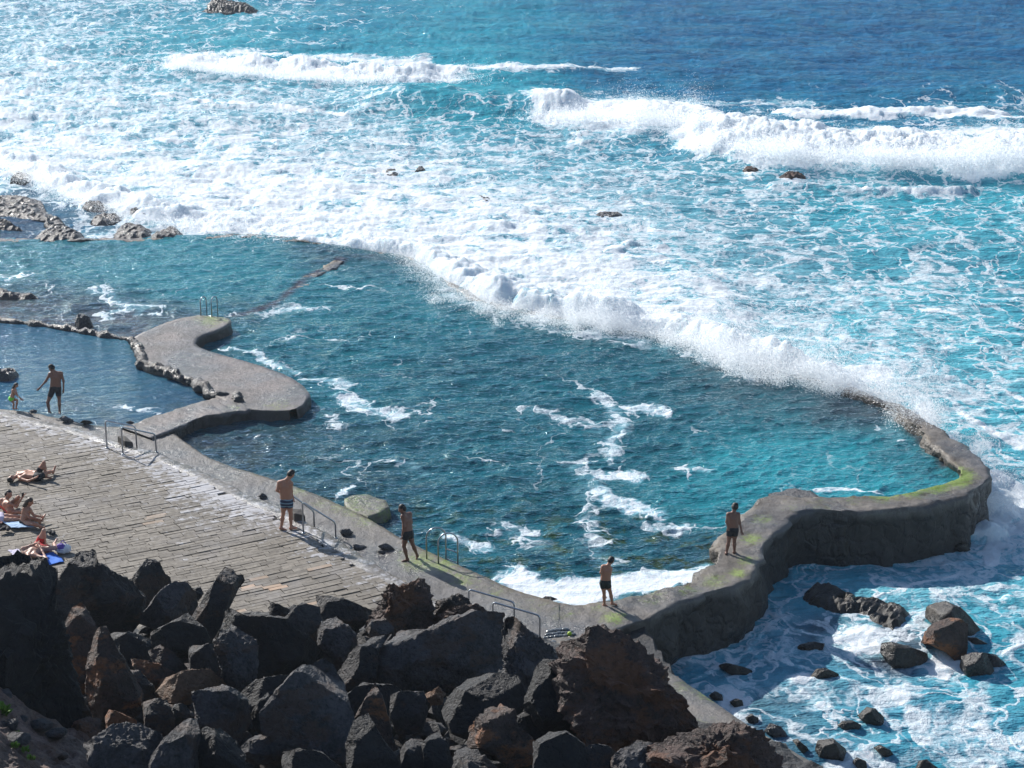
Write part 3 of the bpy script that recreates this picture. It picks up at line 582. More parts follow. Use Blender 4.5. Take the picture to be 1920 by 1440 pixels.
tag(sw, 'brown half sunken wall dividing the far pool from the big pool', 'wall')
strip('ramp', [(1000, 1200, 1148, 1186, .40), (1030, 1240, 1180, 1214, .40), (1100, 1310, 1240, 1250, .40), (1170, 1380, 1300, 1290, .40), (1260, 1460, 1400, 1358, .40), (1360, 1540, 1540, 1440, .40), (1440, 1620, 1680, 1530, .40)], M['ramp'], 200, 16, .4, 2.5, rough=.02)['kind'] = 'structure'
def prism(pts, z, zb, mat, name, rough=.02, n=40, algae=.0, off=None):
    pp_ = [P(a, b, z) for a, b in pts + [pts[0]]]; q = np.vstack([a + (b - a) * np.linspace(0, 1, n, endpoint=False)[:, None] for a, b in zip(pp_, pp_[1:])]); c = q.mean(0); k = len(q); rows = []
    for s_ in (1, .6, .3, .08): r_ = c + (q - c) * (1 + .06 * s_); r_[:, 2] = z + (zb - z) * s_; rows.append(r_)
    for s_ in (1, .8, .6, .4, .2, .01): rows.append(c + (q - c) * s_)
    V = np.vstack(rows); V += ((np.stack([fbm3(V * 2.5, 4), fbm3(V * 2.5 + 9, 4), fbm3(V * 2.5 + 19, 4)], 1) - .5) * rough * 3)
    i = np.arange(len(rows) - 1)[:, None] * k; j = np.arange(k)[None, :]; j2 = (j + 1) % k
    F = np.stack([i + j, i + j2, i + k + j2, i + k + j], -1).reshape(-1, 4)
    return mesh(name, V, F, mat, None, True, {'algae': np.full(len(V), algae)}, off)
tag(prism([(644, 937), (662, 929), (690, 928), (722, 937), (732, 950), (712, 962), (690, 968), (664, 960), (650, 950)], .33, -.6, M['wall'], 'concrete_block', .035, 12, .62),
    'algae covered concrete block jutting from the walkway into the pool', 'concrete block')
tag(prism([(1440, 926), (1475, 917), (1520, 919), (1535, 930), (1500, 936), (1455, 936)], .16, -.6, M['reef'], 'sunken_block', .04, 10), 'dark wet ledge at the pool side of the sea wall corner', 'ledge')

# ---------------------------------------------------------------- stone paving
def build_paving():
    z = .60; ang = R(30); c, s = math.cos(ang), math.sin(ang)
    poly = [tuple(P(a, b, z)[:2]) for a, b in EDGE + [(960, 1330), (-400, 1330), (-400, 740)]]
    ew = [tuple(P(a, b, z)[:2]) for a, b in EDGE]
    cen = P(300, 950, z); st = []; rr = random.Random(5)
    for row in range(-125, 125):
        v0 = row * .165; u = -26 + rr.random()
        while u < 26:
            L = rr.choice([.38, .45, .52, .6, .6, .7, .85]); st.append((u, v0, L, .165)); u += L
    st = np.array(st); bend = .012
    def tow(u, v): # courses bend slightly
        v = v + bend * u * u * .5
        return cen[0] + u * c - v * s, cen[1] + u * s + v * c
    um, vm = st[:, 0] + st[:, 2] / 2, st[:, 1] + .08; X, Y = tow(um, vm)
    ins = inpoly(X, Y, poly); st = st[ins]; X, Y = X[ins], Y[ins]; n = len(st)
    d, _ = dpoly(X, Y, ew); px, py = chart(X, Y, z)
    shade = np.clip(rng.normal(.45, .17, n), 0, 1); white = np.clip(.50 * np.exp(-(d / 1.1) ** 2) + .34 * np.exp(-(((px - 430) / 200) ** 2 + ((py - 930) / 75) ** 2)) + .16 * smooth(300, 0, px - py + 700) + .12 + .22 * (rng.random(n) < .05), 0, 1)
    tan = np.where(rng.random(n) < .004, .45, 0.); 
    for a, b, v in [(596, 1065, .45), (606, 1063, .45), (460, 1104, .9), (512, 1101, .7), (531, 1104, .8), (446, 1147, .9), (460, 1143, 1), (577, 1125, .5), (600, 1064, .45), (455, 1105, .9), (500, 1100, .6), (523, 1105, .8), (453, 1145, 1), (478, 1098, .3), (570, 1126, .5), (280, 964, .3), (278, 982, .35), (290, 970, .2), (440, 1146, .5)]:
        k = np.argmin((px - a) ** 2 + ((py - b) * 2) ** 2); tan[k] = v; shade[k] = .9
    dark = rng.random(n) < .02
    g = .0055 + .009 * rng.random((n, 4)) ** 3; gapb = rng.random(n) < .04; g[gapb, 2] += .03
    u0, u1 = st[:, 0] + g[:, 0], st[:, 0] + st[:, 2] - g[:, 1]; v0, v1 = st[:, 1] + g[:, 2], st[:, 1] + .165 - g[:, 3]
    zt = z + rng.normal(0, .006, n); tl = rng.normal(0, .0025, (n, 2))
    V = []; S_ = []
    for (uu, vv, k) in ((u0, v0, 0), (u1, v0, 1), (u1, v1, 2), (u0, v1, 3)):
        a, b = tow(uu, vv); V.append(np.stack([a, b, zt + tl[:, 0] * (1 if k in (1, 2) else -1) + tl[:, 1] * (1 if k > 1 else -1)], 1))
    top = np.stack(V, 1); bot = top.copy(); bot[:, :, 2] = z - .09; A = np.concatenate([top, bot], 1).reshape(-1, 3); b = np.arange(n)[:, None] * 8
    q = [b + np.array([[0, 1, 2, 3]])]
    for i in range(4): j = (i + 1) % 4; q.append(b + np.array([[i, i + 4, j + 4, j]]))
    struct(mesh('paved_terrace', A, np.vstack(q), M['paving'], attrs={'shade': np.repeat(shade * np.where(dark, .2, 1), 8), 'white': np.repeat(white, 8), 'tan': np.repeat(tan, 8)}))
    pp = [P(a, b - 1, z - .035) for a, b in EDGE] + [P(960, 1330, z - .035), P(-400, 1330, z - .035), P(-400, 740, z - .035)]
    me = bpy.data.meshes.new('terrace_base'); me.from_pydata([tuple(p) for p in pp], [], [list(range(len(pp)))]); me.materials.append(M['joint'])
    struct(link(bpy.data.objects.new('terrace_base', me)))
    # mortar kerb along the edge
    e = cat([list(P(a, b, z)) for a, b in EDGE], 300); tn = np.gradient(e, axis=0); nn = np.stack([-tn[:, 1], tn[:, 0], 0 * tn[:, 0]], 1); nn /= np.linalg.norm(nn, axis=1)[:, None]
    rows = []
    for dd, dz in ((.34, -.3), (.30, -.02), (.22, .012), (.02, .016), (-.14, .012), (-.17, -.05)):
        jit = (fbm(e[:, 0] * 2 + dd * 9, e[:, 1] * 2, 3) - .5) * .22; rows.append(e + nn * (dd + jit * (dd != .34))[:, None] + np.array([0, 0, dz]))
    V = np.vstack(rows); V[:, 2] += (fbm3(V * 4, 4) - .5) * .035
    o = mesh('terrace_kerb', V, gridf(6, 300)[:, ::-1], M['walk'], None, True, {'white': np.full(len(V), .52), 'brown': np.repeat([.8, .8, .5, .2, .1, .1], 300), 'algae': np.full(len(V), .0)}); struct(o)
build_paving()
# ---------------------------------------------------------------- rocks
def ico(level):
    import bmesh
    bm = bmesh.new(); bmesh.ops.create_icosphere(bm, subdivisions=level, radius=1)
    v = np.array([x.co[:] for x in bm.verts]); f = np.array([[q.index for q in p.verts] for p in bm.faces]); bm.free()
    return v / np.linalg.norm(v, axis=1)[:, None], f
ICO = {k: ico(k) for k in (3, 4, 5, 6)}
def slope_z(x, y):
    """ground of the boulder slope between the terrace and the camera"""
    return .45 + np.maximum(0, 45.2 - y) * .25
def hit_slope(px, py):
    a, b, c = ray(px, py); t = (.45 + 45.2 * .25 - CAMZ) / (c + .25 * b)
    if b * t > 45.2: t = (.45 - CAMZ) / c
    return np.array([a * t, b * t, CAMZ + c * t])
def rock(outline, mat, label, kind='boulder', craggy=.5, thick=.75, lvl=5, water=None, depth=0.0, group='dark lava boulders piled below the terrace', seed=None, name='lava_boulder', cat_='boulder', cuts=9, flat=0.0):
    o = np.array(outline, float); cpx = (o.max(0) + o.min(0)) / 2; bx, by = o[np.argmax(o[:, 1])]
    rs = np.random.default_rng(int(seed if seed is not None else abs(cpx[0] * 13 + cpx[1] * 7)))
    base = P(cpx[0], by, water) if water is not None else hit_slope(cpx[0], by - 6)
    dist = np.linalg.norm(base - [0, 0, CAMZ]); s = dist / FPX
    wpx = np.ptp(o, axis=0); T = thick * min(wpx[0], wpx[1] * 1.1) * s * .5
    a, b, c = ray(*cpx); d = np.array([a, b, c]); d /= np.linalg.norm(d)
    U = np.array([1, 0, 0.]) - d * d[0]; U /= np.linalg.norm(U); Vv = np.cross(U, d); W = -d
    cen = np.array([0, 0, CAMZ]) + d * (dist + T * .35 + depth)
    s = np.linalg.norm(cen - [0, 0, CAMZ]) / FPX
    ou = (o[:, 0] - cpx[0]) * s; ov = -(o[:, 1] - cpx[1]) * s
    v, f = ICO[lvl]; th = np.arctan2(v[:, 1], v[:, 0]) ; n = len(o)
    # star radius of the outline
    Rr = np.full(len(v), 1e9); dx, dy = np.cos(th), np.sin(th)
    for i in range(n):
        x1, y1, x2, y2 = ou[i], ov[i], ou[(i + 1) % n], ov[(i + 1) % n]; ex, ey = x2 - x1, y2 - y1
        den = dx * ey - dy * ex; den = np.where(abs(den) < 1e-9, 1e-9, den)
        t = (x1 * ey - y1 * ex) / den; u = (x1 * dy - y1 * dx) / den
        ok = (t > 0) & (u >= -.02) & (u <= 1.02); Rr = np.where(ok & (t < Rr), t, Rr)
    Rr = np.where(Rr > 1e8, np.median(Rr[Rr < 1e8]), Rr)
    rho = np.hypot(v[:, 0], v[:, 1]); pr = rho ** .52
    p = np.stack([dx * pr * Rr, dy * pr * Rr, np.sign(v[:, 2]) * np.abs(v[:, 2]) ** .75 * T], 1)
    # facets
    fac = [(-.2, .88, .42, .80), (-.80, .30, .50, .82), (.66, .10, .75, .64), (.1, -.35, .92, .66), (-.1, .10, .99, .62), (.45, .50, .72, .74), (.3, .25, .92, .64)] + [tuple(rs.normal(0, .6, 3) * [1, 1, .3] + [0, -.1, .9]) + (.70,) for _ in range(6)]
    for q in fac[:cuts]:
        nn = np.array(q[:3]) + rs.normal(0, .18, 3); nn /= np.linalg.norm(nn); h = (q[3] + rs.uniform(-.08, .08)) * (p @ nn).max()
        k = p @ nn; ex = np.maximum(k - h, 0); nn[2] = max(nn[2], .28); nn /= np.linalg.norm(nn); k = p @ nn; h = (q[3] + rs.uniform(-.12, .04)) * k.max(); lim = (h - p[:, 0] * nn[0] - p[:, 1] * nn[1]) / nn[2]; p[:, 2] = np.where(p[:, 2] > lim, np.maximum(lim, -.9 * T), p[:, 2])
    size = min(wpx[0], wpx[1]) * s; q = p / size
    wv = q * 2.6 + rs.uniform(0, 20, 3)
    nrm = p / (np.linalg.norm(p, axis=1)[:, None] + 1e-9)
    p = p + nrm * ((fbm3(wv, 5, .5) - .5) * size * (.05 + .20 * craggy))[:, None]
    if craggy > .4: p = p + nrm * ((fbm3(wv * 3.4 + 5, 4, .6, True) - .6) * size * (.16 if craggy < .65 else .30) * craggy)[:, None]
    p = p + nrm * ((fbm3(p * 8 + 3, 4, .62) - .5) * .10 * (.5 + craggy))[:, None]
    wp = cen + p[:, :1] * U + p[:, 1:2] * Vv + p[:, 2:] * W
    if flat: wp[:, 2] = base[2] + (wp[:, 2] - base[2]) * flat
    off = np.array([cen[0], cen[1], wp[:, 2].min()])
    return tag(mesh(name, wp, f, M[mat], None, craggy < .35 and water is not None, None, off), label, cat_, group)
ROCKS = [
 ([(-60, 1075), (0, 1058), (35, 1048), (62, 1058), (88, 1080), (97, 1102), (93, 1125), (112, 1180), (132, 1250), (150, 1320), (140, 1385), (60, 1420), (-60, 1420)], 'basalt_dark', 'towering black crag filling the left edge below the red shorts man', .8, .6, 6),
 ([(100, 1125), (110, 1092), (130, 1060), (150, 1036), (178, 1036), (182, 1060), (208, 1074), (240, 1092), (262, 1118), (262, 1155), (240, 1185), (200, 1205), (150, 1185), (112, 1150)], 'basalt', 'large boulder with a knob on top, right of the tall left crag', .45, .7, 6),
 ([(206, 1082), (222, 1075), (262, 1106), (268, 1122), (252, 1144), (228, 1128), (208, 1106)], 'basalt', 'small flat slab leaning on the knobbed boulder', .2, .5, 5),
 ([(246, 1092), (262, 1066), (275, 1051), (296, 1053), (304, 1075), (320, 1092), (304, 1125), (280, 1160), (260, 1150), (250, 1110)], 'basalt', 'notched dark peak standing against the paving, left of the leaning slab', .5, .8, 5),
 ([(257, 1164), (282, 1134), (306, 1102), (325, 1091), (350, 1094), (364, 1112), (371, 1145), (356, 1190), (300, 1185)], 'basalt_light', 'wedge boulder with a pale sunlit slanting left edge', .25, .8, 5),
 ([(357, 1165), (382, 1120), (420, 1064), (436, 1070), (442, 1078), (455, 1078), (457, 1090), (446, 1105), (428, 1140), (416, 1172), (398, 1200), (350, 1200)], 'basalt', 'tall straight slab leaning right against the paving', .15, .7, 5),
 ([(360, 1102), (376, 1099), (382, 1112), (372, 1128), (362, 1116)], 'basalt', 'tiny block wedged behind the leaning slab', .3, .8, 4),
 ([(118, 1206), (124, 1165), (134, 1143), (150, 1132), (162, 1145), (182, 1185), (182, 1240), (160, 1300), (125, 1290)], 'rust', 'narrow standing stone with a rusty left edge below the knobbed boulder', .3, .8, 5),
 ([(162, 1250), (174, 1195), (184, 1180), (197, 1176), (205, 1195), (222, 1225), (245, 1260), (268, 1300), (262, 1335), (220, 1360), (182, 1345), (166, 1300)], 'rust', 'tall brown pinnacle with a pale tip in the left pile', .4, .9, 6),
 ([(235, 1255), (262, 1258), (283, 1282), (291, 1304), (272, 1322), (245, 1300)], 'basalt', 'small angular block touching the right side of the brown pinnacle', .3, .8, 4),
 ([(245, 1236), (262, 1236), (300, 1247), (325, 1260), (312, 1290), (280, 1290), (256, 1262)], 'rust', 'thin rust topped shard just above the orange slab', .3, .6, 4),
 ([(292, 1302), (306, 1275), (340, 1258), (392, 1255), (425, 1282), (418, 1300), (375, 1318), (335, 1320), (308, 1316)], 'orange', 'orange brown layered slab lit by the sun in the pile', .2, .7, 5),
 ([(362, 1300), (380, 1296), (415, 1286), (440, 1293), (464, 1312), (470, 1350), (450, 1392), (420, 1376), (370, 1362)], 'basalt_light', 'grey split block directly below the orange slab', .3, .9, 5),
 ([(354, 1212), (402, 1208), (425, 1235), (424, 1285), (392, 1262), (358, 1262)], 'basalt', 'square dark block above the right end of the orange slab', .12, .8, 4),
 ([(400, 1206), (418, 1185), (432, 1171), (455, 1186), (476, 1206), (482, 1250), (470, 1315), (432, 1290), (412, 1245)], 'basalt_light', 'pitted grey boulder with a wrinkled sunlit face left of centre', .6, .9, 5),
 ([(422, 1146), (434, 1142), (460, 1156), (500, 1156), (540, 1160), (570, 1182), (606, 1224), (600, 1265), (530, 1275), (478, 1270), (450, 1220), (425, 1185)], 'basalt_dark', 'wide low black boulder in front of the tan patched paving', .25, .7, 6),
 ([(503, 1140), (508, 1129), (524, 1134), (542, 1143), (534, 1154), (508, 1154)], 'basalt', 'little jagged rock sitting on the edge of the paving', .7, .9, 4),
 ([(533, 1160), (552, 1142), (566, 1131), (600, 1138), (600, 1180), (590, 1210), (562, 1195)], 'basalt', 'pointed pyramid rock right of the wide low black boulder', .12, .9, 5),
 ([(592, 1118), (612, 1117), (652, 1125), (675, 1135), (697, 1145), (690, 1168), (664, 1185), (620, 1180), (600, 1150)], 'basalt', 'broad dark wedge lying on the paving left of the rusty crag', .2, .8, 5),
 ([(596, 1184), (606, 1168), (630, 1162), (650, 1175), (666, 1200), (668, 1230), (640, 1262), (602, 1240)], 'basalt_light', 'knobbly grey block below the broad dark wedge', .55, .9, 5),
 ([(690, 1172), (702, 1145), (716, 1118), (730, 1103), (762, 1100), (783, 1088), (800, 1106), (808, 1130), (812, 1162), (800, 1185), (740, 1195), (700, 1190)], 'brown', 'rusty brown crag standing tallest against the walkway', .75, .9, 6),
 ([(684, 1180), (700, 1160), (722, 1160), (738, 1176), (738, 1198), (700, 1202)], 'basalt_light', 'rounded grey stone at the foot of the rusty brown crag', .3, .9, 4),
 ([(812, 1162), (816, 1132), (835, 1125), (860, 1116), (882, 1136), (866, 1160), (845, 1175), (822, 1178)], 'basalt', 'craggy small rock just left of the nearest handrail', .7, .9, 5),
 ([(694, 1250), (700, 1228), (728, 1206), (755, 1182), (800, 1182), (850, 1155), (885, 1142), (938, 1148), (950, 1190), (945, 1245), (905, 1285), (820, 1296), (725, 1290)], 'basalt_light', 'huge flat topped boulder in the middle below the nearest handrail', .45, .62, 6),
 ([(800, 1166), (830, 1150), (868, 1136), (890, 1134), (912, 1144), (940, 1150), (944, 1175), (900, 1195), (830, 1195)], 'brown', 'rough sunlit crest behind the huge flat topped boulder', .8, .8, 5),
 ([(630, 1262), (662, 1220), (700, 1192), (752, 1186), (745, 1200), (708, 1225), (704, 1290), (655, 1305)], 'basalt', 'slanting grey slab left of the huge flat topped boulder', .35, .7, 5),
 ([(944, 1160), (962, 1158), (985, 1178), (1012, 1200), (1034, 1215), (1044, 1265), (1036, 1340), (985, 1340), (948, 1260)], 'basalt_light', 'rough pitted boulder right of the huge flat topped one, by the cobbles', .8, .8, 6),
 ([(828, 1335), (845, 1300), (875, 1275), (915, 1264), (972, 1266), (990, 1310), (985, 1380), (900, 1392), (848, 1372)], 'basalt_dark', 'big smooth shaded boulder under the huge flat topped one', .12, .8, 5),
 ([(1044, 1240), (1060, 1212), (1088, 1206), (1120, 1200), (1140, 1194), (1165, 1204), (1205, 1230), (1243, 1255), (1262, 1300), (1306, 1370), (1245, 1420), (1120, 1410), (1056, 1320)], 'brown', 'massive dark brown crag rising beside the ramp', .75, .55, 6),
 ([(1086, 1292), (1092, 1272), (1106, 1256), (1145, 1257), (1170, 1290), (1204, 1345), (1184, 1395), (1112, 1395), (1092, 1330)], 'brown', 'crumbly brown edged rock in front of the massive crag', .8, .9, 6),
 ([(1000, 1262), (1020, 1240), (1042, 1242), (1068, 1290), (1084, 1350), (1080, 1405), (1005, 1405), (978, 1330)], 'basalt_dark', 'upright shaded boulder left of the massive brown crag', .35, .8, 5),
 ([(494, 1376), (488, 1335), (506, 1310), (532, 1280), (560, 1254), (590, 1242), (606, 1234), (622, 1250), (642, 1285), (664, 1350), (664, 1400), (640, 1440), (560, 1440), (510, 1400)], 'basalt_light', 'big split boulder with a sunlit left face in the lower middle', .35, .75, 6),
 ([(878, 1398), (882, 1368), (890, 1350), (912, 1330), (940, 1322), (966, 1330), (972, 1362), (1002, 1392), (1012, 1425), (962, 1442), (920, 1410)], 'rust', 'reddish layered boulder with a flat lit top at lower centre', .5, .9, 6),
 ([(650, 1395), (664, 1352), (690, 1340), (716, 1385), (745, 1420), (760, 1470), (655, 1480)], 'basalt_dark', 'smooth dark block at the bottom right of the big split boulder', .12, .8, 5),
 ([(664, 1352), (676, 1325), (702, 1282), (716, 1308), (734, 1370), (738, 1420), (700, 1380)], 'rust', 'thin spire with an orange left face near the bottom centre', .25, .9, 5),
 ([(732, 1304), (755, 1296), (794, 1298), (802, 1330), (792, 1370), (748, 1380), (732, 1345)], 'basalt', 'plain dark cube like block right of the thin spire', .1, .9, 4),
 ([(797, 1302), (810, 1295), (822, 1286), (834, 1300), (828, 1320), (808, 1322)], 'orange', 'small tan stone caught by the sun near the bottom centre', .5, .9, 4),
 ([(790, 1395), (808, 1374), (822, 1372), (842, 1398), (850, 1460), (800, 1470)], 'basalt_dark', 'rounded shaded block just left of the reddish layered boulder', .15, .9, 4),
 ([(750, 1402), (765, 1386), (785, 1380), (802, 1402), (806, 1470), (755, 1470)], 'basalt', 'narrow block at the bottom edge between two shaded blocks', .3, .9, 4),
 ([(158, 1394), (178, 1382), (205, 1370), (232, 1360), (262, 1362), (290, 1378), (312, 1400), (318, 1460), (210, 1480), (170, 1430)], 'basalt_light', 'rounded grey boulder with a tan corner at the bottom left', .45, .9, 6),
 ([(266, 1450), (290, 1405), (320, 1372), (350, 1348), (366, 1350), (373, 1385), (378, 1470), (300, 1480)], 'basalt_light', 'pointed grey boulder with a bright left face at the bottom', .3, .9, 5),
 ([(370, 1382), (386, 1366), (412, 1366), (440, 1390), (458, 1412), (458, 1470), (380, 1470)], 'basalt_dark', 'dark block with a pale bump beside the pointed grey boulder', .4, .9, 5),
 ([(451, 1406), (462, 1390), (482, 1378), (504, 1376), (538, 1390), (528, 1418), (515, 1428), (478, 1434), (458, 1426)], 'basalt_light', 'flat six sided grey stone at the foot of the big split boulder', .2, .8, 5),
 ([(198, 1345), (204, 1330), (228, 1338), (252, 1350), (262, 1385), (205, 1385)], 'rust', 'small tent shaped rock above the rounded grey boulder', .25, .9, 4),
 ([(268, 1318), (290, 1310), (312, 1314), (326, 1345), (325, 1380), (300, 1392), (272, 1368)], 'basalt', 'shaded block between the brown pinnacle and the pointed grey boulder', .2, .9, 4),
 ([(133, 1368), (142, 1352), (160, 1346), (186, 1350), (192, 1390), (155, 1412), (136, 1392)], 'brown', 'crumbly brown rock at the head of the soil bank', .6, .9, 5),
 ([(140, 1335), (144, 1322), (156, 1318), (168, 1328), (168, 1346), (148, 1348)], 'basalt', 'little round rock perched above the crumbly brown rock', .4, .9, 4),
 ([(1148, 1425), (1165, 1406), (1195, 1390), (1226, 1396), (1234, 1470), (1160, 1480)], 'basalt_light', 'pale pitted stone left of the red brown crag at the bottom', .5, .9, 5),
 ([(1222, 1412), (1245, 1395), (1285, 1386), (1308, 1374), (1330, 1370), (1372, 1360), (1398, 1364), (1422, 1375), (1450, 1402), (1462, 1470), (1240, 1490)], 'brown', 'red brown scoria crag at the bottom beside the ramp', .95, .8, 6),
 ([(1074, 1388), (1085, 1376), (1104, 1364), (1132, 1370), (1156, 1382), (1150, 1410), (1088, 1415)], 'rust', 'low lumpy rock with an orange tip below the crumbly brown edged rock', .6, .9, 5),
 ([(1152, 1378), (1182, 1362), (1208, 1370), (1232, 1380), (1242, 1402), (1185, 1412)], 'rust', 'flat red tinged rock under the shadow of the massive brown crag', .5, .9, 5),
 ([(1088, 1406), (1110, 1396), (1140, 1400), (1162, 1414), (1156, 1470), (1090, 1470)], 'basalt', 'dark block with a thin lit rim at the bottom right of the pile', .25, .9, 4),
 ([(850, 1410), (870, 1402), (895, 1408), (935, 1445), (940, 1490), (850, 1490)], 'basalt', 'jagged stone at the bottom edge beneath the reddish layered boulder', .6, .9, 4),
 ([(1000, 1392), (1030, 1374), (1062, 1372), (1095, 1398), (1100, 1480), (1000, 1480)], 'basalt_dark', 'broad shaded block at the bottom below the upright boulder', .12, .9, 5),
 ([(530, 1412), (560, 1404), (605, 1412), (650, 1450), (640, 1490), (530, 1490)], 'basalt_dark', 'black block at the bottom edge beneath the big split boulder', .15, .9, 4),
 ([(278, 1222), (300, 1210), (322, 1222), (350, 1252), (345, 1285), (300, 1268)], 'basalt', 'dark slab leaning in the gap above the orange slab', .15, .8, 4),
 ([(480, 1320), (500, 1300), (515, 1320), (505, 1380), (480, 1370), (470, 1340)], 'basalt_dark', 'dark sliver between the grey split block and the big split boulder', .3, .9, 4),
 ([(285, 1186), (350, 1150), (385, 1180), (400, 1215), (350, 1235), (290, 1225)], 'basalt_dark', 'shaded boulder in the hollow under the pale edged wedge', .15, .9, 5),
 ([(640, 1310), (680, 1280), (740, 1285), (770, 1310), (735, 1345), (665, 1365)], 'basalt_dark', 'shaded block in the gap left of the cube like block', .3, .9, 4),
 ([(960, 1345), (1000, 1330), (1030, 1350), (1020, 1400), (970, 1400)], 'basalt_dark', 'dark block in the gap right of the reddish layered boulder', .3, .9, 4),
 ([(200, 1190), (245, 1185), (280, 1200), (285, 1245), (235, 1262), (205, 1230)], 'basalt_dark', 'shaded block right of the pinnacle tip', .2, .9, 4),
 ([(440, 1310), (480, 1275), (540, 1265), (560, 1290), (500, 1330), (460, 1345)], 'basalt_dark', 'black block in the hollow under the wide low black boulder', .2, .9, 4),
]
for o_, m_, l_, cr, tk, lv in ROCKS: rock(o_, m_, l_, craggy=cr, thick=tk, lvl=6 if lv > 4 else 5)
SEAROCKS = [
 ([(1736, 1158), (1740, 1138), (1755, 1130), (1775, 1129), (1800, 1140), (1822, 1162), (1838, 1186), (1830, 1196), (1800, 1200), (1760, 1178)], 'wet', 'tall smooth black wet boulder at the back of the right hand cluster', .1, 5),
 ([(1727, 1206), (1738, 1185), (1748, 1170), (1770, 1163), (1800, 1163), (1814, 1172), (1813, 1205), (1806, 1238), (1796, 1244), (1772, 1222), (1745, 1208)], 'rust', 'olive brown angular boulder in the middle of the right hand cluster', .35, 5),
 ([(1800, 1250), (1806, 1232), (1822, 1224), (1850, 1226), (1862, 1258), (1846, 1270), (1818, 1272)], 'wet', 'black angular boulder at the front of the right hand cluster', .25, 5),
 ([(1812, 1196), (1832, 1196), (1858, 1212), (1850, 1220), (1818, 1216)], 'wet', 'low black rock behind the front boulder of the cluster', .2, 4),
 ([(1845, 1224), (1868, 1228), (1885, 1246), (1875, 1254), (1852, 1246)], 'reef', 'purplish rock awash at the right end of the cluster', .3, 4),
 ([(1652, 1222), (1655, 1206), (1672, 1204), (1705, 1212), (1738, 1226), (1738, 1238), (1712, 1252), (1672, 1250)], 'wet', 'smooth black loaf shaped boulder left of the right hand cluster', .08, 5),
 ([(1490, 1216), (1500, 1208), (1525, 1203), (1545, 1207), (1542, 1218), (1515, 1226)], 'wet', 'small black rock with a green left end in the shaded foam', .2, 4),
 ([(1518, 1268), (1530, 1255), (1548, 1252), (1572, 1264), (1565, 1274), (1530, 1275)], 'wet', 'dark hump barely awash below the green ended rock', .1, 4),
 ([(1346, 1248), (1362, 1243), (1392, 1250), (1410, 1258), (1404, 1268), (1372, 1264)], 'wet', 'long brown black rock near the foot of the sea wall', .3, 4),
 ([(1608, 1342), (1626, 1326), (1642, 1330), (1656, 1345), (1656, 1358), (1628, 1358)], 'wet', 'glossy domed boulder near the lower middle of the surf', .1, 5),
 ([(1570, 1360), (1580, 1352), (1598, 1350), (1614, 1360), (1608, 1368), (1584, 1367)], 'wet', 'low dark stone just left of the glossy domed boulder', .1, 4),
 ([(1530, 1405), (1536, 1388), (1562, 1386), (1582, 1402), (1592, 1418), (1585, 1424), (1536, 1422)], 'wet', 'blocky wet boulder with a brown side near the ramp', .2, 5),
 ([(1638, 1402), (1650, 1396), (1668, 1406), (1678, 1416), (1662, 1420)], 'wet', 'small brown rock right of the blocky wet boulder', .2, 4),
 ([(1598, 1428), (1606, 1420), (1622, 1426), (1626, 1438), (1608, 1438)], 'wet', 'tiny dark rock below the blocky wet boulder', .2, 3),
 ([(1716, 1442), (1724, 1428), (1738, 1424), (1756, 1440), (1750, 1455), (1722, 1455)], 'wet', 'dark boulder cut by the bottom edge in the surf', .2, 4),
 ([(1486, 1388), (1496, 1386), (1512, 1400), (1520, 1412), (1505, 1410)], 'wet', 'long dark rock tight against the ramp edge', .2, 4),
 ([(1786, 1026), (1796, 1018), (1812, 1020), (1818, 1028), (1804, 1033)], 'wet', 'lone dark rock in the foam below the end of the sea wall', .2, 4),
 ([(1368, 1316), (1378, 1309), (1392, 1313), (1394, 1324), (1378, 1325)], 'wet', 'round green tinged rock beside the upper ramp edge', .2, 4),
 ([(1398, 1346), (1408, 1338), (1422, 1346), (1420, 1356), (1404, 1354)], 'wet', 'round dark rock halfway down the ramp edge', .2, 4),
 ([(1330, 1304), (1340, 1296), (1354, 1302), (1356, 1314), (1342, 1314)], 'wet', 'small black rock at the top of the ramp edge', .2, 4),
 ([(1432, 1370), (1445, 1356), (1465, 1362), (1478, 1382), (1462, 1384)], 'reef', 'grey rock awash between two ramp edge rocks', .3, 4),
 ([(1240, 1262), (1250, 1252), (1262, 1260), (1256, 1270)], 'wet', 'small dark rock at the corner of wall and ramp', .2, 3),
]
for o_, m_, l_, cr, lv in SEAROCKS:
    o_ = [(a, b + 3 if b > max(q[1] for q in o_) - 8 else b) for a, b in o_]
    rock(o_, m_, l_, craggy=cr, thick=1.15, lvl=lv, water=-1.38, group='wet rocks in the surf below the sea wall', name='surf_rock', cat_='rock', cuts=4)
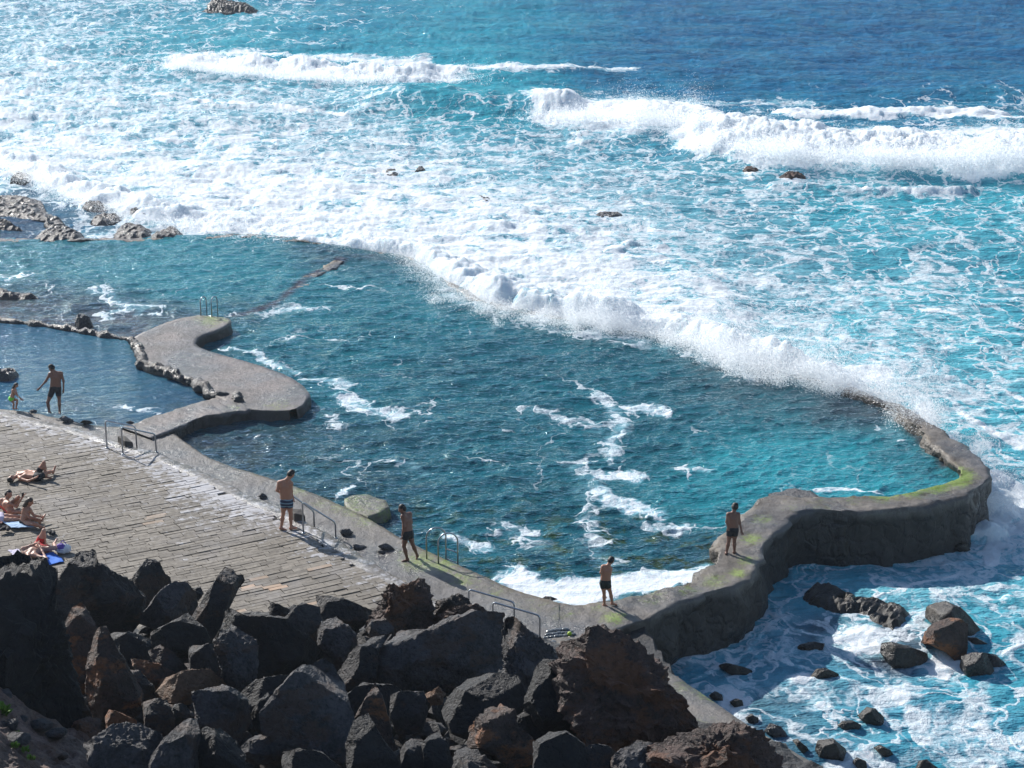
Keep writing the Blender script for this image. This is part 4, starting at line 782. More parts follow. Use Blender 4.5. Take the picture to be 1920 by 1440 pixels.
def mound(outline, z, mat, label, hgt, group, sc=2.2, name='reef_rock', cut=.0, cell=.10, cat_='reef'):
    """low lumpy reef: a height field over an outline"""
    q = cat([list(P(a, b, z)) for a, b in outline + [outline[0]]], 60)[:-1]; poly = [tuple(p[:2]) for p in q]; c = q.mean(0)
    x0, y0 = q[:, 0].min(), q[:, 1].min(); x1, y1 = q[:, 0].max(), q[:, 1].max(); cell = max(cell, (x1 - x0) / 110)
    xs = np.arange(x0 - .3, x1 + .3, cell); ys = np.arange(y0 - .5, y1 + .5, cell * 1.2); X, Y = np.meshgrid(xs, ys); x, y = X.ravel(), Y.ravel()
    d, _ = dpoly(x, y, poly + [poly[0]]); ins = inpoly(x, y, poly); e = np.where(ins, d, -d); mx = max(e.max(), .1)
    h = hgt * (smooth(0, .45, e / mx) * .8 + .25) * (.35 + 1.3 * fbm(x * sc, y * sc, 4, .6, True)) + (fbm(x * sc * 4, y * sc * 3, 3, .6, True) - .5) * hgt * .35
    h = np.where(ins, h - hgt * .45, -.35 - .5 * smooth(0, .5, -e)); h = np.where(ins, np.maximum(h, -.35), h)
    k = (e > -.45).reshape(len(ys), len(xs)); kk = k[:-1, :-1] & k[1:, 1:] & k[1:, :-1] & k[:-1, 1:]
    F = gridf(len(ys), len(xs), kk); V = np.stack([x, y, z + h], 1); use = np.unique(F); mp = np.zeros(len(V), int); mp[use] = np.arange(len(use))
    return tag(mesh(name, V[use], mp[F], M[mat], None, False, None, np.array([c[0], c[1], z])), label, cat_, group)
G1 = 'reef rocks behind the far pool'
for ol, z, mt, lb, hg, g in [
  ([(-60, 372), (30, 368), (75, 375), (88, 395), (110, 412), (60, 412), (0, 405), (-60, 402)], 0, 'reef', 'largest flat dark reef patch at the left edge behind the far pool', .22, G1),
  ([(60, 448), (75, 434), (110, 426), (150, 434), (155, 450), (110, 455), (66, 454)], 0, 'reef', 'lumpy reef mound touching the far edge of the pool, leftmost of three', .22, G1),
  ([(80, 420), (92, 410), (112, 412), (125, 424), (105, 430), (86, 428)], 0, 'reef', 'small reef lump between the large flat patch and the pool edge', .24, G1),
  ([(168, 414), (180, 404), (205, 402), (228, 410), (200, 422), (176, 422)], 0, 'reef', 'isolated round reef lump surrounded by still water', .22, G1),
  ([(212, 440), (222, 426), (250, 422), (282, 430), (280, 446), (240, 450), (214, 448)], 0, 'reef', 'middle reef mound on the far edge of the pool', .22, G1),
  ([(276, 446), (300, 434), (328, 428), (342, 438), (330, 447), (290, 450)], 0, 'reef', 'right hand reef mound on the far pool edge beside the foam', .2, G1),
  ([(150, 390), (165, 384), (196, 386), (198, 394), (170, 396)], 0, 'reef', 'thin reef streak above the isolated round lump', .3, G1),
  ([(236, 398), (262, 398), (282, 408), (276, 415), (250, 410)], 0, 'reef', 'brownish reef at the foot of the incoming foam', .3, G1),
  ([(-60, 420), (10, 418), (40, 428), (44, 432), (0, 432), (-60, 430)], 0, 'reef', 'low reef strip at the left edge nearest the far pool', .3, G1),
  ([(20, 332), (30, 324), (52, 326), (60, 333), (40, 336)], .05, 'reef', 'small rock showing through the foam edge at far left', .12, G1),
  ([(-60, 552), (0, 546), (30, 552), (66, 554), (70, 560), (30, 564), (-60, 563)], .05, 'reef', 'flat black rocks breaking the surface of the far pool at left', .26, 'rocks in the pools'),
  ([(136, 612), (148, 598), (160, 602), (176, 612), (150, 616)], .10, 'reef', 'small black rock on the low stone line beside the tide pool', .4, 'rocks in the pools'),
  ([(-60, 705), (0, 700), (36, 700), (36, 708), (18, 716), (-20, 716), (-60, 714)], .17, 'reef', 'black and white speckled rock in the tide pool at left', .3, 'rocks in the pools'),
  ([(376, 22), (384, 8), (402, 4), (430, 4), (450, 10), (478, 14), (482, 22), (430, 24)], -.55, 'reef', 'black sea rock far out at the top of the view', .55, 'rocks out in the sea'),
  ([(718, 334), (722, 322), (745, 322), (752, 332), (740, 336)], -.62, 'reef', 'pair of small rocks in the white water above the pool', .2, 'rocks out in the sea'),
  ([(774, 326), (782, 317), (796, 318), (798, 324)], -.62, 'reef', 'single small rock right of the pair in the white water', .2, 'rocks out in the sea'),
  ([(878, 384), (890, 374), (915, 374), (926, 382), (905, 390)], -.62, 'reef', 'dark rock with water streaming off it in the white water', .26, 'rocks out in the sea'),
  ([(1060, 260), (1078, 250), (1104, 252), (1112, 260), (1080, 264)], -.78, 'brown', 'brown rock at the foot of the breaker, left end', .28, 'rocks out in the sea'),
  ([(1455, 334), (1475, 326), (1500, 327), (1512, 334), (1480, 338)], -.78, 'brown', 'brown rock in front of the long breaker, larger of two', .22, 'rocks out in the sea'),
  ([(1388, 322), (1400, 314), (1420, 316), (1424, 322), (1400, 324)], -.78, 'brown', 'small rock in front of the long breaker, left of the larger one', .18, 'rocks out in the sea'),
  ([(1100, 410), (1125, 400), (1165, 402), (1172, 410), (1130, 414)], -.55, 'reef', 'flat reef in the white water right of the streaming rock', .2, 'rocks out in the sea'),
  ([(1496, 1122), (1520, 1100), (1560, 1102), (1620, 1120), (1660, 1132), (1702, 1146), (1714, 1162), (1680, 1192), (1640, 1180), (1610, 1160), (1560, 1152), (1515, 1140)], -1.24, 'wet', 'long low reef running out from the corner of the sea wall', .26, 'wet rocks in the surf below the sea wall')]:
    mound(ol, z, mt, lb, hg, g)
# stones lying on the walkway
def stone(pts, z, mat, label, name='loose_stone', lvl=4, cr=.3, group='loose stones on the walkway', th=1.1): return rock(pts, mat, label, craggy=cr, thick=th, lvl=lvl, water=z, group=group, name=name, cat_='stone')
stone([(636, 995), (646, 990), (656, 991), (662, 999), (654, 1006), (642, 1005)], .35, 'pathstone', 'pale faced square stone on the walkway beside the middle handrail')
stone([(659, 1024), (664, 1020), (682, 1022), (688, 1026), (680, 1030), (664, 1029)], .35, 'pathstone', 'flat oval stone on the walkway left of the pointed one')
stone([(708, 1024), (720, 1018), (730, 1020), (740, 1030), (726, 1032), (712, 1028)], .35, 'pathstone', 'pointed dark stone on the walkway near the walking man')
stone([(484, 930), (490, 924), (498, 926), (502, 934), (492, 936)], .35, 'pathstone', 'small dark stone on the walkway left of the striped shorts man')
stone([(706, 1034), (716, 1031), (724, 1036), (712, 1038)], .35, 'pathstone', 'thin stone just below the pointed dark stone', lvl=3)
stone([(150, 792), (158, 787), (168, 788), (174, 794), (160, 796)], .35, 'wet', 'black rounded stone at the edge of the tide pool', lvl=4)
stone([(110, 785), (120, 779), (134, 785), (140, 792), (124, 793)], .35, 'pathstone', 'dark rough stone beside the standing man at the tide pool', lvl=4)
stone([(56, 770), (62, 767), (70, 770), (68, 774), (58, 774)], .35, 'pathstone', 'tiny dark stone between the child and the standing man', lvl=3)
stone([(236, 792), (244, 788), (252, 792), (246, 797)], .35, 'pathstone', 'tiny dark stone at the pool side behind the far handrail', lvl=3)
def block(px, py, z, sx, sy, sz, rot, label):
    p = P(px, py, z); b = np.array([[-1, -1, 0], [1, -1, 0], [1, 1, 0], [-1, 1, 0], [-.9, -.8, 1], [.9, -.9, .8], [.95, .85, .9], [-.85, .9, 1]], float) * [sx / 2, sy / 2, sz]
    c, s_ = math.cos(rot), math.sin(rot); b = np.stack([b[:, 0] * c - b[:, 1] * s_, b[:, 0] * s_ + b[:, 1] * c, b[:, 2]], 1)
    v = b; F = np.array([[0, 1, 5, 4], [1, 2, 6, 5], [2, 3, 7, 6], [3, 0, 4, 7], [4, 5, 6, 7], [3, 2, 1, 0]])
    o = mesh('stone_block', v, F, M['stonedark']); o.location = p
    md = o.modifiers.new('bevel', 'BEVEL'); md.width = .025; md.segments = 2
    return tag(o, label, 'stone block', 'dark step blocks under the handrails')
block(236, 846, .35, .28, .7, .45, .6, 'dark wedge block at the steps of the far handrails')
block(559, 988, .35, .34, .5, .50, .4, 'dark block behind the feet of the striped shorts man')
# cobbles
cb = None; rs = random.Random(3); k = 0; vv, ff = ICO[3]
for r_ in range(6):
    for c_ in range(8):
        px, py = 1022 + c_ * 7.6 + (r_ % 2) * 3.6 + rs.uniform(-1, 1), 1182 + r_ * 5.4 - (c_ - 3) * .9 + rs.uniform(-.6, .6)
        if ((px - 1048) / 31) ** 2 + ((py - 1194) / 17) ** 2 > 1: continue
        p = P(px, py, .37)
        if cb is None: o = cb = mesh('cobble', vv * [.085, .062, .035], ff, M['cobble'], None, True)
        else: o = cb.copy(); link(o)
        o.location = p; o.rotation_euler = (rs.uniform(-.2, .2), rs.uniform(-.2, .2), rs.uniform(-.5, .5)); s_ = rs.uniform(.8, 1.2); o.scale = (s_, s_, s_)
        tag(o, 'one of the oval wet cobbles set close together beside the nearest handrail', 'cobble', 'patch of oval cobbles by the ramp')
o = mesh('green_ball', vv * .055, ff, M['ball'], None, True); o.location = P(1068, 1188, .44); tag(o, 'small lime green ball lying on the cobbles', 'ball')

# ground of the slope and soil bank
def build_slope():
    xs = np.linspace(-20, 9, 190); ys = np.linspace(14, 45.4, 200); X, Y = np.meshgrid(xs, ys); x, y = X.ravel(), Y.ravel()
    z = slope_z(x, y) - .55 + (fbm(x * 1.1, y * 1.1, 5, .6) - .5) * .9
    edge = smooth(0, 1, (x - (3.1 + (42 - y) * .16)) / 1.2); z = z * (1 - edge) + (-1.6) * edge
    px, py = chart(x, y, .45); thr = np.interp(px, [-200, 740, 760, 1050, 1100, 1230, 1270, 1600], [1140, 1150, 1235, 1275, 1330, 1400, 1600, 1700]); z = np.where(py < thr, np.minimum(z, .15), z)
    struct(mesh('rubble_slope', np.stack([x, y, z], 1), gridf(200, 190), M['rubble'], None, False))
    xs = np.linspace(-16, -5.2, 200); ys = np.linspace(19, 31.5, 200); X, Y = np.meshgrid(xs, ys); x, y = X.ravel(), Y.ravel()
    yr = 28.2 + (fbm(x * .9, x * 0, 3) - .5) * 1.2
    z = 5.85 - .62 * (x + 8.5) - np.maximum(0, y - yr) * 1.5 + np.maximum(0, yr - y) * .12 + (fbm(x * 1.6, y * 1.6, 5, .62) - .5) * .55 + (fbm(x * 6, y * 6, 3, .6, True) - .5) * .10
    struct(mesh('soil_bank', np.stack([x, y, z], 1), gridf(200, 200), M['soil'], None, False))
build_slope()
def debris(n=1500):
    rr_ = np.random.default_rng(11); v, f = ICO[3]; v, f = ico(2); V = []; F = []; b = 0
    for i in range(n):
        x, y = rr_.uniform(-14, 7.5), rr_.uniform(27, 43.5); px, py = chart(x, y, slope_z(x, y)); px = float(px); py = float(py)
        if py < np.interp(px, [-200, 740, 760, 1050, 1100, 1230, 1270, 1600], [1150, 1170, 1250, 1290, 1340, 1410, 1600, 1700]): continue
        s_ = rr_.uniform(.08, .34) ** 1; p = v.copy()
        for _ in range(7):
            nn = rr_.normal(size=3); nn /= np.linalg.norm(nn); p = p - nn * np.maximum(p @ nn - rr_.uniform(.45, .75), 0)[:, None]
        p = p * s_ * rr_.uniform(.7, 1.3, 3) + [x, y, slope_z(x, y) - .35 + rr_.uniform(0, .2)]; V.append(p); F.append(f + b); b += len(p)
    struct(mesh('lava_rubble', np.vstack(V), np.vstack(F), M['basalt'], None, False), 'stuff')
debris()
def bankhit(px, py):
    a, b, c = ray(px, py); t = 26.
    for _ in range(40):
        x, y, z = a * t, b * t, CAMZ + c * t; zz = 5.85 - .62 * (x + 8.5) - max(0, y - 28.2) * 1.5 + max(0, 28.2 - y) * .12
        t += (z - zz) / (-c) * .6
    return np.array([a * t, b * t, zz])
for (px, py, sz, lb) in [(42, 1352, .09, 'pale cube shaped stone on the soil bank'), (78, 1362, .16, 'largest pale grey stone on the soil bank'), (18, 1362, .13, 'dark stone at the left edge of the soil bank'), (34, 1390, .17, 'blue grey stone in the middle of the soil bank'), (105, 1380, .16, 'dark stone on the right slope of the soil bank'), (8, 1306, .13, 'grey stone on the crest of the soil bank'), (118, 1420, .08, 'small stone near the bottom of the soil bank')]:
    v = ICO[4][0]; rr_ = np.random.default_rng(px); p = v.copy()
    for _ in range(9):
        nn = rr_.normal(size=3); nn /= np.linalg.norm(nn); ex = np.maximum(p @ nn - .68, 0); p = p - nn * ex[:, None]
    p = p * (1 + .12 * (fbm3(v * 3 + px, 3) - .5))[:, None] * sz * [1.2, 1, .8]
    o = mesh('loose_stone', p, ICO[4][1], M['basalt_light']); o.location = bankhit(px, py) + [0, 0, sz * .3]; tag(o, lb, 'stone', 'stones on the soil bank')
def weed(px, py, r, lb, n=70):
    rr_ = np.random.default_rng(px); V = []; F = []
    for i in range(n):
        a = rr_.uniform(0, 6.28); el = rr_.uniform(.3, 1.4); d = np.array([math.cos(a) * math.cos(el), math.sin(a) * math.cos(el), math.sin(el)]); s_ = np.cross(d, rr_.normal(size=3)); s_ /= np.linalg.norm(s_)
        b = d * r * rr_.uniform(.1, .5) + [0, 0, 0]; l = r * rr_.uniform(.3, .6); k = len(V)
        V += [b, b + d * l * .5 + s_ * l * .28, b + d * l, b + d * l * .5 - s_ * l * .28]; F.append([k, k + 1, k + 2, k + 3])
    o = mesh('weed', np.array(V), np.array(F), M['leaf']); o.location = bankhit(px, py); tag(o, lb, 'plant', 'small weeds on the soil bank')
weed(3, 1342, .24, 'largest bright green weed cut by the left edge on the soil bank', 110); weed(27, 1402, .12, 'small yellow green weed below the blue grey stone')
weed(48, 1410, .12, 'low spreading weed in the middle of the soil bank'); weed(58, 1425, .11, 'small weed nearest the bottom edge'); weed(32, 1377, .08, 'tiny weed above the blue grey stone')

# ---------------------------------------------------------------- rails
def hgt_at(px, py, z, ptop):
    """height of a vertical line standing at P(px,py,z) whose top shows at ptop"""
    b = P(px, py, z); yy = b[1]; a, bb, c = ray(px, ptop); t = yy / bb; return b, np.array([b[0], b[1], CAMZ + c * t])
def rail(base1, z1, top1, base2, z2, top2, parent, r=.024):
    b1, t1 = hgt_at(*base1, z1, top1); b2, t2 = hgt_at(*base2, z2, top2)
    v, F = join([tube(rounded([b1 - [0, 0, .05], t1, t2, b2 - [0, 0, .05]], .10, 6), r, 10)]); o = mesh('rail', v, F, M['steel'], None, True); part_off(o, parent)
    for b in (b1, b2):
        v, F = join([tube([b, b + [0, 0, .012], b + [0, 0, .02]], [.05, .05, .03], 12)]); part_off(mesh('foot_plate', v, F, M['steel'], None, True), parent)
def railpair(lb, a, b):
    for q, l in ((a, lb[0]), (b, lb[1])):
        e = empty('handrail', P(*q[0], q[1])); tag(e, l, 'handrail', 'steel handrails at the steps'); bpy.context.view_layer.update(); rail(*q, e)
railpair(('far rail of the handrail pair nearest the tide pool', 'near rail of the handrail pair nearest the tide pool'),
         ((200.6, 839.5), .6, 788.4, (257, 846), .35, 799.6), ((230.6, 851.6), .6, 800.5, (293, 847.5), .35, 814))
railpair(('middle handrail partly hidden behind the striped shorts man', 'middle handrail in front of the one behind the striped shorts man'),
         ((546, 985), .6, 926, (589.5, 993.4), .35, 958.3), ((568.9, 999.7), .6, 941, (629.5, 1009), .35, 979.4))
railpair(('far rail of the pair rising behind the lava boulders', 'near rail of the pair rising behind the lava boulders'),
         ((879, 1162), .35, 1105, (964, 1170), .35, 1129.4), ((924, 1188), .35, 1129, (1011.9, 1197), .35, 1154.4))
def ladder(lb, loops, cross):
    e = empty('pool_ladder', P(*loops[0][0], .35)); tag(e, lb, 'pool ladder', 'steel pool ladders'); tops = []
    for base, zb, top, dvec, zdown in loops:
        b, t = hgt_at(*base, zb, top); d = np.array(dvec, float); a = []
        h = t[2] - b[2]; rr_ = np.linalg.norm(d) / 2; c = b + d / 2 + [0, 0, h - rr_]
        a = [b - [0, 0, .05], b + [0, 0, h - rr_]] + [c - d / 2 * math.cos(u) + np.array([0, 0, rr_ * math.sin(u)]) for u in np.linspace(.15, math.pi - .15, 12)] + [b + d + [0, 0, h - rr_], b + d + [0, 0, zdown - zb]]
        v, F = join([tube(a, .022, 10)]); part_off(mesh('side_rail', v, F, M['steel'], None, True), e); tops.append((b, d))
    (b1, d1), (b2, d2) = tops
    for z in cross:
        v, F = join([tube([b1 + d1 + [0, 0, z], b2 + d2 + [0, 0, z]], .02, 8)]); part_off(mesh('rung', v, F, M['steel'], None, True), e)
ladder('arched steel ladder going down into the big pool in front of the walking man', [((800, 1047.6), .35, 991, (.52, .12, 0), -.5), ((822, 1056), .35, 1001, (.52, .12, 0), -.5)], (.25, -.05, -.35))
ladder('small steel ladder at the far end of the concrete platform', [((376.7, 591.7), zp, 558.3, (.18, .34, 0), -.5), ((397.3, 594), zp, 558.3, (.18, .34, 0), -.5)], (-.1, -.35))
# ---------------------------------------------------------------- people: one continuous surface from blended tapered capsules
def surfnet(S, org, h):
    ins = S < 0; nx, ny, nz = S.shape
    cor = [(a, b, c) for a in (0, 1) for b in (0, 1) for c in (0, 1)]
    sl = lambda A, a, b, c: A[a:nx - 1 + a, b:ny - 1 + b, c:nz - 1 + c]
    cnt = sum(sl(ins, *k).astype(int) for k in cor); act = (cnt > 0) & (cnt < 8); idx = np.full(act.shape, -1); n = act.sum(); idx[act] = np.arange(n)
    pos = np.zeros((n, 3)); w_ = np.zeros(n); ci = np.argwhere(act).astype(float)
    for a in cor:
        for ax in range(3):
            if a[ax]: continue
            b = list(a); b[ax] = 1; A = sl(S, *a)[act]; B = sl(S, *b)[act]; m = (A < 0) != (B < 0); t = np.where(m, A / np.where(m, A - B, 1), 0)
            p = np.tile(np.array(a, float), (n, 1)); p[:, ax] += t; pos[m] += p[m]; w_[m] += 1
    V = (ci + pos / w_[:, None]) * h + org; Q = []
    for ax in range(3):
        A = ins[tuple(slice(1, -1) if k != ax else slice(0, -1) for k in range(3))]; B = ins[tuple(slice(1, -1) if k != ax else slice(1, None) for k in range(3))]
        e = np.argwhere(A != B); f = A[A != B]; g = e + np.array([0 if k == ax else 1 for k in range(3)]); u, v = [k for k in range(3) if k != ax]
        def cell(du, dv):
            q = g.copy(); q[:, u] += du; q[:, v] += dv; return idx[q[:, 0], q[:, 1], q[:, 2]]
        q = np.stack([cell(-1, -1), cell(0, -1), cell(0, 0), cell(-1, 0)], 1)
        flip = f if ax != 1 else ~f; q[~flip] = q[~flip][:, ::-1]; Q.append(q)
    Q = np.vstack(Q); return V, Q[(Q >= 0).all(1)]
def cone(p, a, b, ra, rb):
    a, b = np.asarray(a, float), np.asarray(b, float); d = b - a; t = np.clip((p - a) @ d / (d @ d + 1e-12), 0, 1)
    return np.linalg.norm(p - a - t[:, None] * d, axis=1) - (ra + (rb - ra) * t)
def smin(a, b, k):
    h = np.clip(.5 + .5 * (b - a) / k, 0, 1); return b + (a - b) * h - k * h * (1 - h)
def sdf_mesh(prims, k, h=.016, cuts=(), off=None):
    pts = np.array([q for a, b, ra, rb in prims for q in (a, b)]); rm = max(max(x[2], x[3]) for x in prims) + .05
    lo, hi = pts.min(0) - rm, pts.max(0) + rm; n = np.ceil((hi - lo) / h).astype(int) + 1
    g = np.stack(np.meshgrid(*[lo[i] + np.arange(n[i]) * h for i in range(3)], indexing='ij'), -1).reshape(-1, 3)
    s = np.full(len(g), 1e3)
    for a, b, ra, rb in prims:
        l = np.minimum(a, b) - max(ra, rb) - .12; u = np.maximum(a, b) + max(ra, rb) + .12
        m = ((g > l) & (g < u)).all(1); s[m] = smin(s[m], cone(g[m], a, b, ra, rb), k)
    for c, nn in cuts: s = np.maximum(s, (g - c) @ (np.asarray(nn) / np.linalg.norm(nn)))
    V, F = surfnet(s.reshape(n), lo, h); return V, F
def unit(v): v = np.asarray(v, float); return v / (np.linalg.norm(v) + 1e-9)
def person(label, J, face, skin, H=1.75, bottom=('black', .45), hair='hair', hairlong=0, top=None, group=None, female=False, brief=False, extra=()):
    """J: world joints. face: direction the face looks"""
    s = H / 1.75; A = lambda k: np.asarray(J[k], float)
    hd, nk, ch, pv = A('head'), A('neck'), A('chest'), A('pelvis'); pr = []
    fd = unit(face); up = unit(hd - nk); fd = unit(fd - up * (fd @ up) * .6); side = np.cross(fd, up)
    add = lambda a, b, ra, rb: pr.append((np.asarray(a, float), np.asarray(b, float), ra * s, rb * s))
    add(hd + up * .035 * s, hd - up * .01 * s + fd * .008 * s, .088, .083); add(hd - up * .03 * s + fd * .03 * s, hd - up * .085 * s + fd * .048 * s, .062, .040)
    add(hd - fd * .03 * s, nk, .055, .052); add(hd + fd * .085 * s + up * .005, hd + fd * .108 * s - up * .022 * s, .009, .014)
    for q in (-1, 1): add(hd + side * q * .083 * s - up * .02 * s, hd + side * q * .088 * s + up * .015 * s, .014, .018)
    shw = .15 if not female else .13
    add(nk - (nk - ch) * .1, ch, .06, .10); add(ch, pv, .10, .10)
    for L in 'LR':
        sh, el, hn, hp, kn, an, to = [A(k + L) for k in ('sh', 'el', 'ha', 'hip', 'kn', 'an', 'to')]
        inn = sh * .72 + nk * .28 - unit(ch - pv) * .05 * s; add(nk - unit(nk - ch) * .02 * s, sh, .045, .052); add(inn, ch * .55 + hp * .15 + sh * .3, .085, .095)
        add(ch * .6 + sh * .4 - unit(ch - pv) * .08 * s, hp + unit(ch - pv) * .08 * s, .095 if not female else .085, .098); add(hp + unit(pv - hp) * .02, pv, .10, .10)
        add(sh, el, .052, .038); add(el, el * .35 + hn * .65, .038, .026); add(el * .35 + hn * .65, hn, .026, .024)
        add(hp, hp * .45 + kn * .55, .092, .070); add(hp * .45 + kn * .55, kn, .070, .050); add(kn, kn * .65 + an * .35, .048, .053); add(kn * .65 + an * .35, an, .053, .034)
        add(an - [0, 0, .02 * s], to, .036, .028); add(an - unit(to - an) * .03 * s - [0, 0, .03 * s], an, .034, .034)
        fdir = unit(hn - el); palm = hn + fdir * .075 * s; add(hn, palm, .024, .028)
    off = np.array([A('pelvis')[0], A('pelvis')[1], min(A('anL')[2], A('anR')[2], pv[2]) - .06 * s])
    V, F = sdf_mesh(pr, .035 * s, .0155 * max(s, .75)); parts = [(V, F, [])]
    for L in 'LR':
        el, hn = A('el' + L), A('ha' + L); d = unit(hn - el); sd = unit(np.cross(d, fd + [.01, .02, .03])); nrm_ = np.cross(sd, d)
        for i, (o_, ln) in enumerate(((-.033, .062), (-.011, .078), (.011, .083), (.031, .072))):
            a = hn + (d * .085 + sd * o_) * s; m1 = a + (d * ln * .5 + nrm_ * .008) * s; e_ = a + (d * ln * .93 + nrm_ * (.030 + .004 * i)) * s; parts.append(tube([a, m1, e_], np.array([.0105, .0095, .007]) * s, 6))
        a = hn + (d * .03 - sd * .026) * s; parts.append(tube([a, a + (d * .03 - sd * .028 + nrm_ * .01) * s, a + (d * .06 - sd * .036 + nrm_ * .018) * s], np.array([.013, .011, .008]) * s, 6))
    V, F = join(parts); body = mesh('person', V, F, M[skin], None, True, None, off); tag(body, label, 'person', group)
    def child(nm, V, F, m): o = mesh(nm, V - off, F, M[m], None, True); o.parent = body; return o
    # hair
    hp_ = [(hd + up * .05 * s - fd * .012 * s, hd - fd * .028 * s, .094 * s, .092 * s)]
    if hairlong:
        bk = unit(ch - pv); q0 = hd - fd * .06 * s; q1 = nk - fd * .075 * s; q2 = q1 - bk * hairlong * s - fd * .02 * s; hp_ += [(q0, q1, .075 * s, .07 * s), (q1, q2, .072 * s, .045 * s)]
        V, F = sdf_mesh(hp_, .03, .014, [(hd + fd * .045 * s, fd - up * .25)])
    else: V, F = sdf_mesh(hp_, .02, .012, [(hd - up * .012 * s, fd * .85 - up * .8)])
    child('hair', V, F, hair)
    for q in (-1, 1): child('eye', ICO[3][0] * .011 * s + (hd + fd * .086 * s + side * q * .032 * s + up * .008 * s), ICO[3][1], 'eye')
    # shorts
    if bottom:
        mt, hem = bottom; prs = []; sp_ = unit(ch - pv)
        for L in 'LR':
            hp, kn = A('hip' + L), A('kn' + L); e_ = hp + (kn - hp) * hem; prs.append((hp, e_, .112 * s, (.096 if hem > .2 else .104) * s))
            prs.append((hp + unit(pv - hp) * .02, pv, .118 * s, .118 * s)); prs.append((hp, hp + sp_ * .09 * s, .108 * s, .104 * s))
        cuts = [(pv + sp_ * .105 * s, sp_)]
        V0 = []
        for L in 'LR':  # a leg at a time so that each hem can be cut square
            hp, kn = A('hip' + L), A('kn' + L); d = unit(kn - hp); q = [(hp, hp + (kn - hp) * hem, .106 * s, .094 * s)]
            V, F = sdf_mesh(q, .02, .014, [(hp + (kn - hp) * hem * .97, d)] + cuts); V0.append((V, F, []))
        q = [p_ for p_ in prs if not np.allclose(p_[1], p_[0])]; q = [(a, b, ra, rb) for (a, b, ra, rb) in prs if (rb > .10 * s)]
        lows = [(A('hip' + L) + (A('kn' + L) - A('hip' + L)) * hem * .97, unit(A('kn' + L) - A('hip' + L))) for L in 'LR']
        V, F = sdf_mesh(q, .03, .014, cuts + ([] if not brief else [])); V0.append((V, F, []))
        V, F = join(V0); child('shorts' if not brief else 'swimming_bottoms', V, F, mt)
    if top:
        V, F = sdf_mesh([(ch * .6 + A('shL') * .4, ch * .6 + A('shR') * .4, .112 * s, .112 * s)], .03, .014, [(ch + unit(ch - pv) * .05 * s, unit(ch - pv)), (ch - unit(ch - pv) * .07 * s, -unit(ch - pv))]); child('swimming_top', V, F, top)
    for nm, V, F, m in extra: child(nm, V, F, m)
    return body
def stand(anchor, z, H, d2, J2):
    """joints in the plane facing the viewer through the feet: px, py, depth (m away)"""
    b = P(*anchor, z); out = {}
    for k, q in J2.items():
        a, bb, c = ray(q[0], q[1]); yy = b[1] + (q[2] if len(q) > 2 else 0); t = yy / bb; out[k] = np.array([a * t, yy, CAMZ + c * t])
    return out
def at(**k): return {n: P(q[0], q[1], q[2]) for n, q in k.items()}
G = 'bathers at the pool'
z6, z3 = .60, .35
# striped shorts man: crop origin (490,870) scale 6.4
c7 = lambda x, y, d=0: (490 + x / 6.4, 870 + y / 6.4, d)
J = stand((540, 994), z6, 1.78, 0, dict(head=c7(355, 125, .05), neck=c7(318, 178), chest=c7(290, 270), pelvis=c7(303, 440), shL=c7(215, 222), shR=c7(352, 232), elL=c7(190, 318, -.05), elR=c7(362, 330, .05), haL=c7(228, 345, .22), haR=c7(378, 408, .2),
    hipL=c7(272, 468), hipR=c7(335, 468), knL=c7(262, 600, .02), knR=c7(352, 600, .04), anL=c7(238, 765), anR=c7(358, 762, .02), toL=c7(292, 788, -.02), toR=c7(420, 768, .05)))
person('man in blue striped shorts looking down, standing at the edge of the paving', J, (.6, .55, -.5), 'skin_tan', 1.78, ('striped', .38), group=G)
J = stand((757, 1050), z3, 1.74, 0, dict(head=c7(1690, 540, 0), neck=c7(1710, 592), chest=c7(1745, 668), pelvis=c7(1762, 825), shL=c7(1700, 625, -.12), shR=c7(1785, 600, .12), elL=c7(1712, 745, -.16), elR=c7(1800, 700, .18), haL=c7(1695, 845, -.12), haR=c7(1775, 800, .25),
    hipL=c7(1735, 850, -.07), hipR=c7(1780, 848, .08), knL=c7(1712, 985, -.08), knR=c7(1815, 960, .05), anL=c7(1752, 1140, -.05), anR=c7(1872, 1098, .12), toL=c7(1690, 1170, -.10), toR=c7(1862, 1140, .06)))
person('man in dark shorts and shoes leaning forward as he walks beside the arched ladder', J, (-.85, -.1, -.35), 'skin_dark', 1.74, ('black', .40), group=G)
c8 = lambda x, y, d=0: (1100 + x / 6, 930 + y / 6, d)
J = stand((1140, 1137), z3, 1.5, 0, dict(head=c8(272, 728, .05), neck=c8(248, 775), chest=c8(225, 840), pelvis=c8(208, 965), shL=c8(182, 795), shR=c8(265, 818), elL=c8(162, 862, -.05), elR=c8(262, 880, .02), haL=c8(185, 905, .15), haR=c8(252, 945, .15),
    hipL=c8(185, 985), hipR=c8(232, 985), knL=c8(196, 1090), knR=c8(265, 1080, .02), anL=c8(200, 1222), anR=c8(290, 1205), toL=c8(232, 1240, -.02), toR=c8(335, 1222, .02)))
person('slim youth in dark green shorts standing on the sea wall beside white foam', J, (.5, .8, -.3), 'skin_tan', 1.5, ('green', .48), group=G)
J = stand((1370, 1037), z3, 1.62, 0, dict(head=c8(1668, 125, .05), neck=c8(1655, 180), chest=c8(1648, 250), pelvis=c8(1640, 372), shL=c8(1592, 205), shR=c8(1705, 205), elL=c8(1575, 290), elR=c8(1722, 295), haL=c8(1592, 355, -.05), haR=c8(1742, 385, -.05),
    hipL=c8(1612, 395), hipR=c8(1668, 395), knL=c8(1598, 505), knR=c8(1662, 505), anL=c8(1572, 638), anR=c8(1662, 628), toL=c8(1562, 650, -.12), toR=c8(1688, 640, .06)))
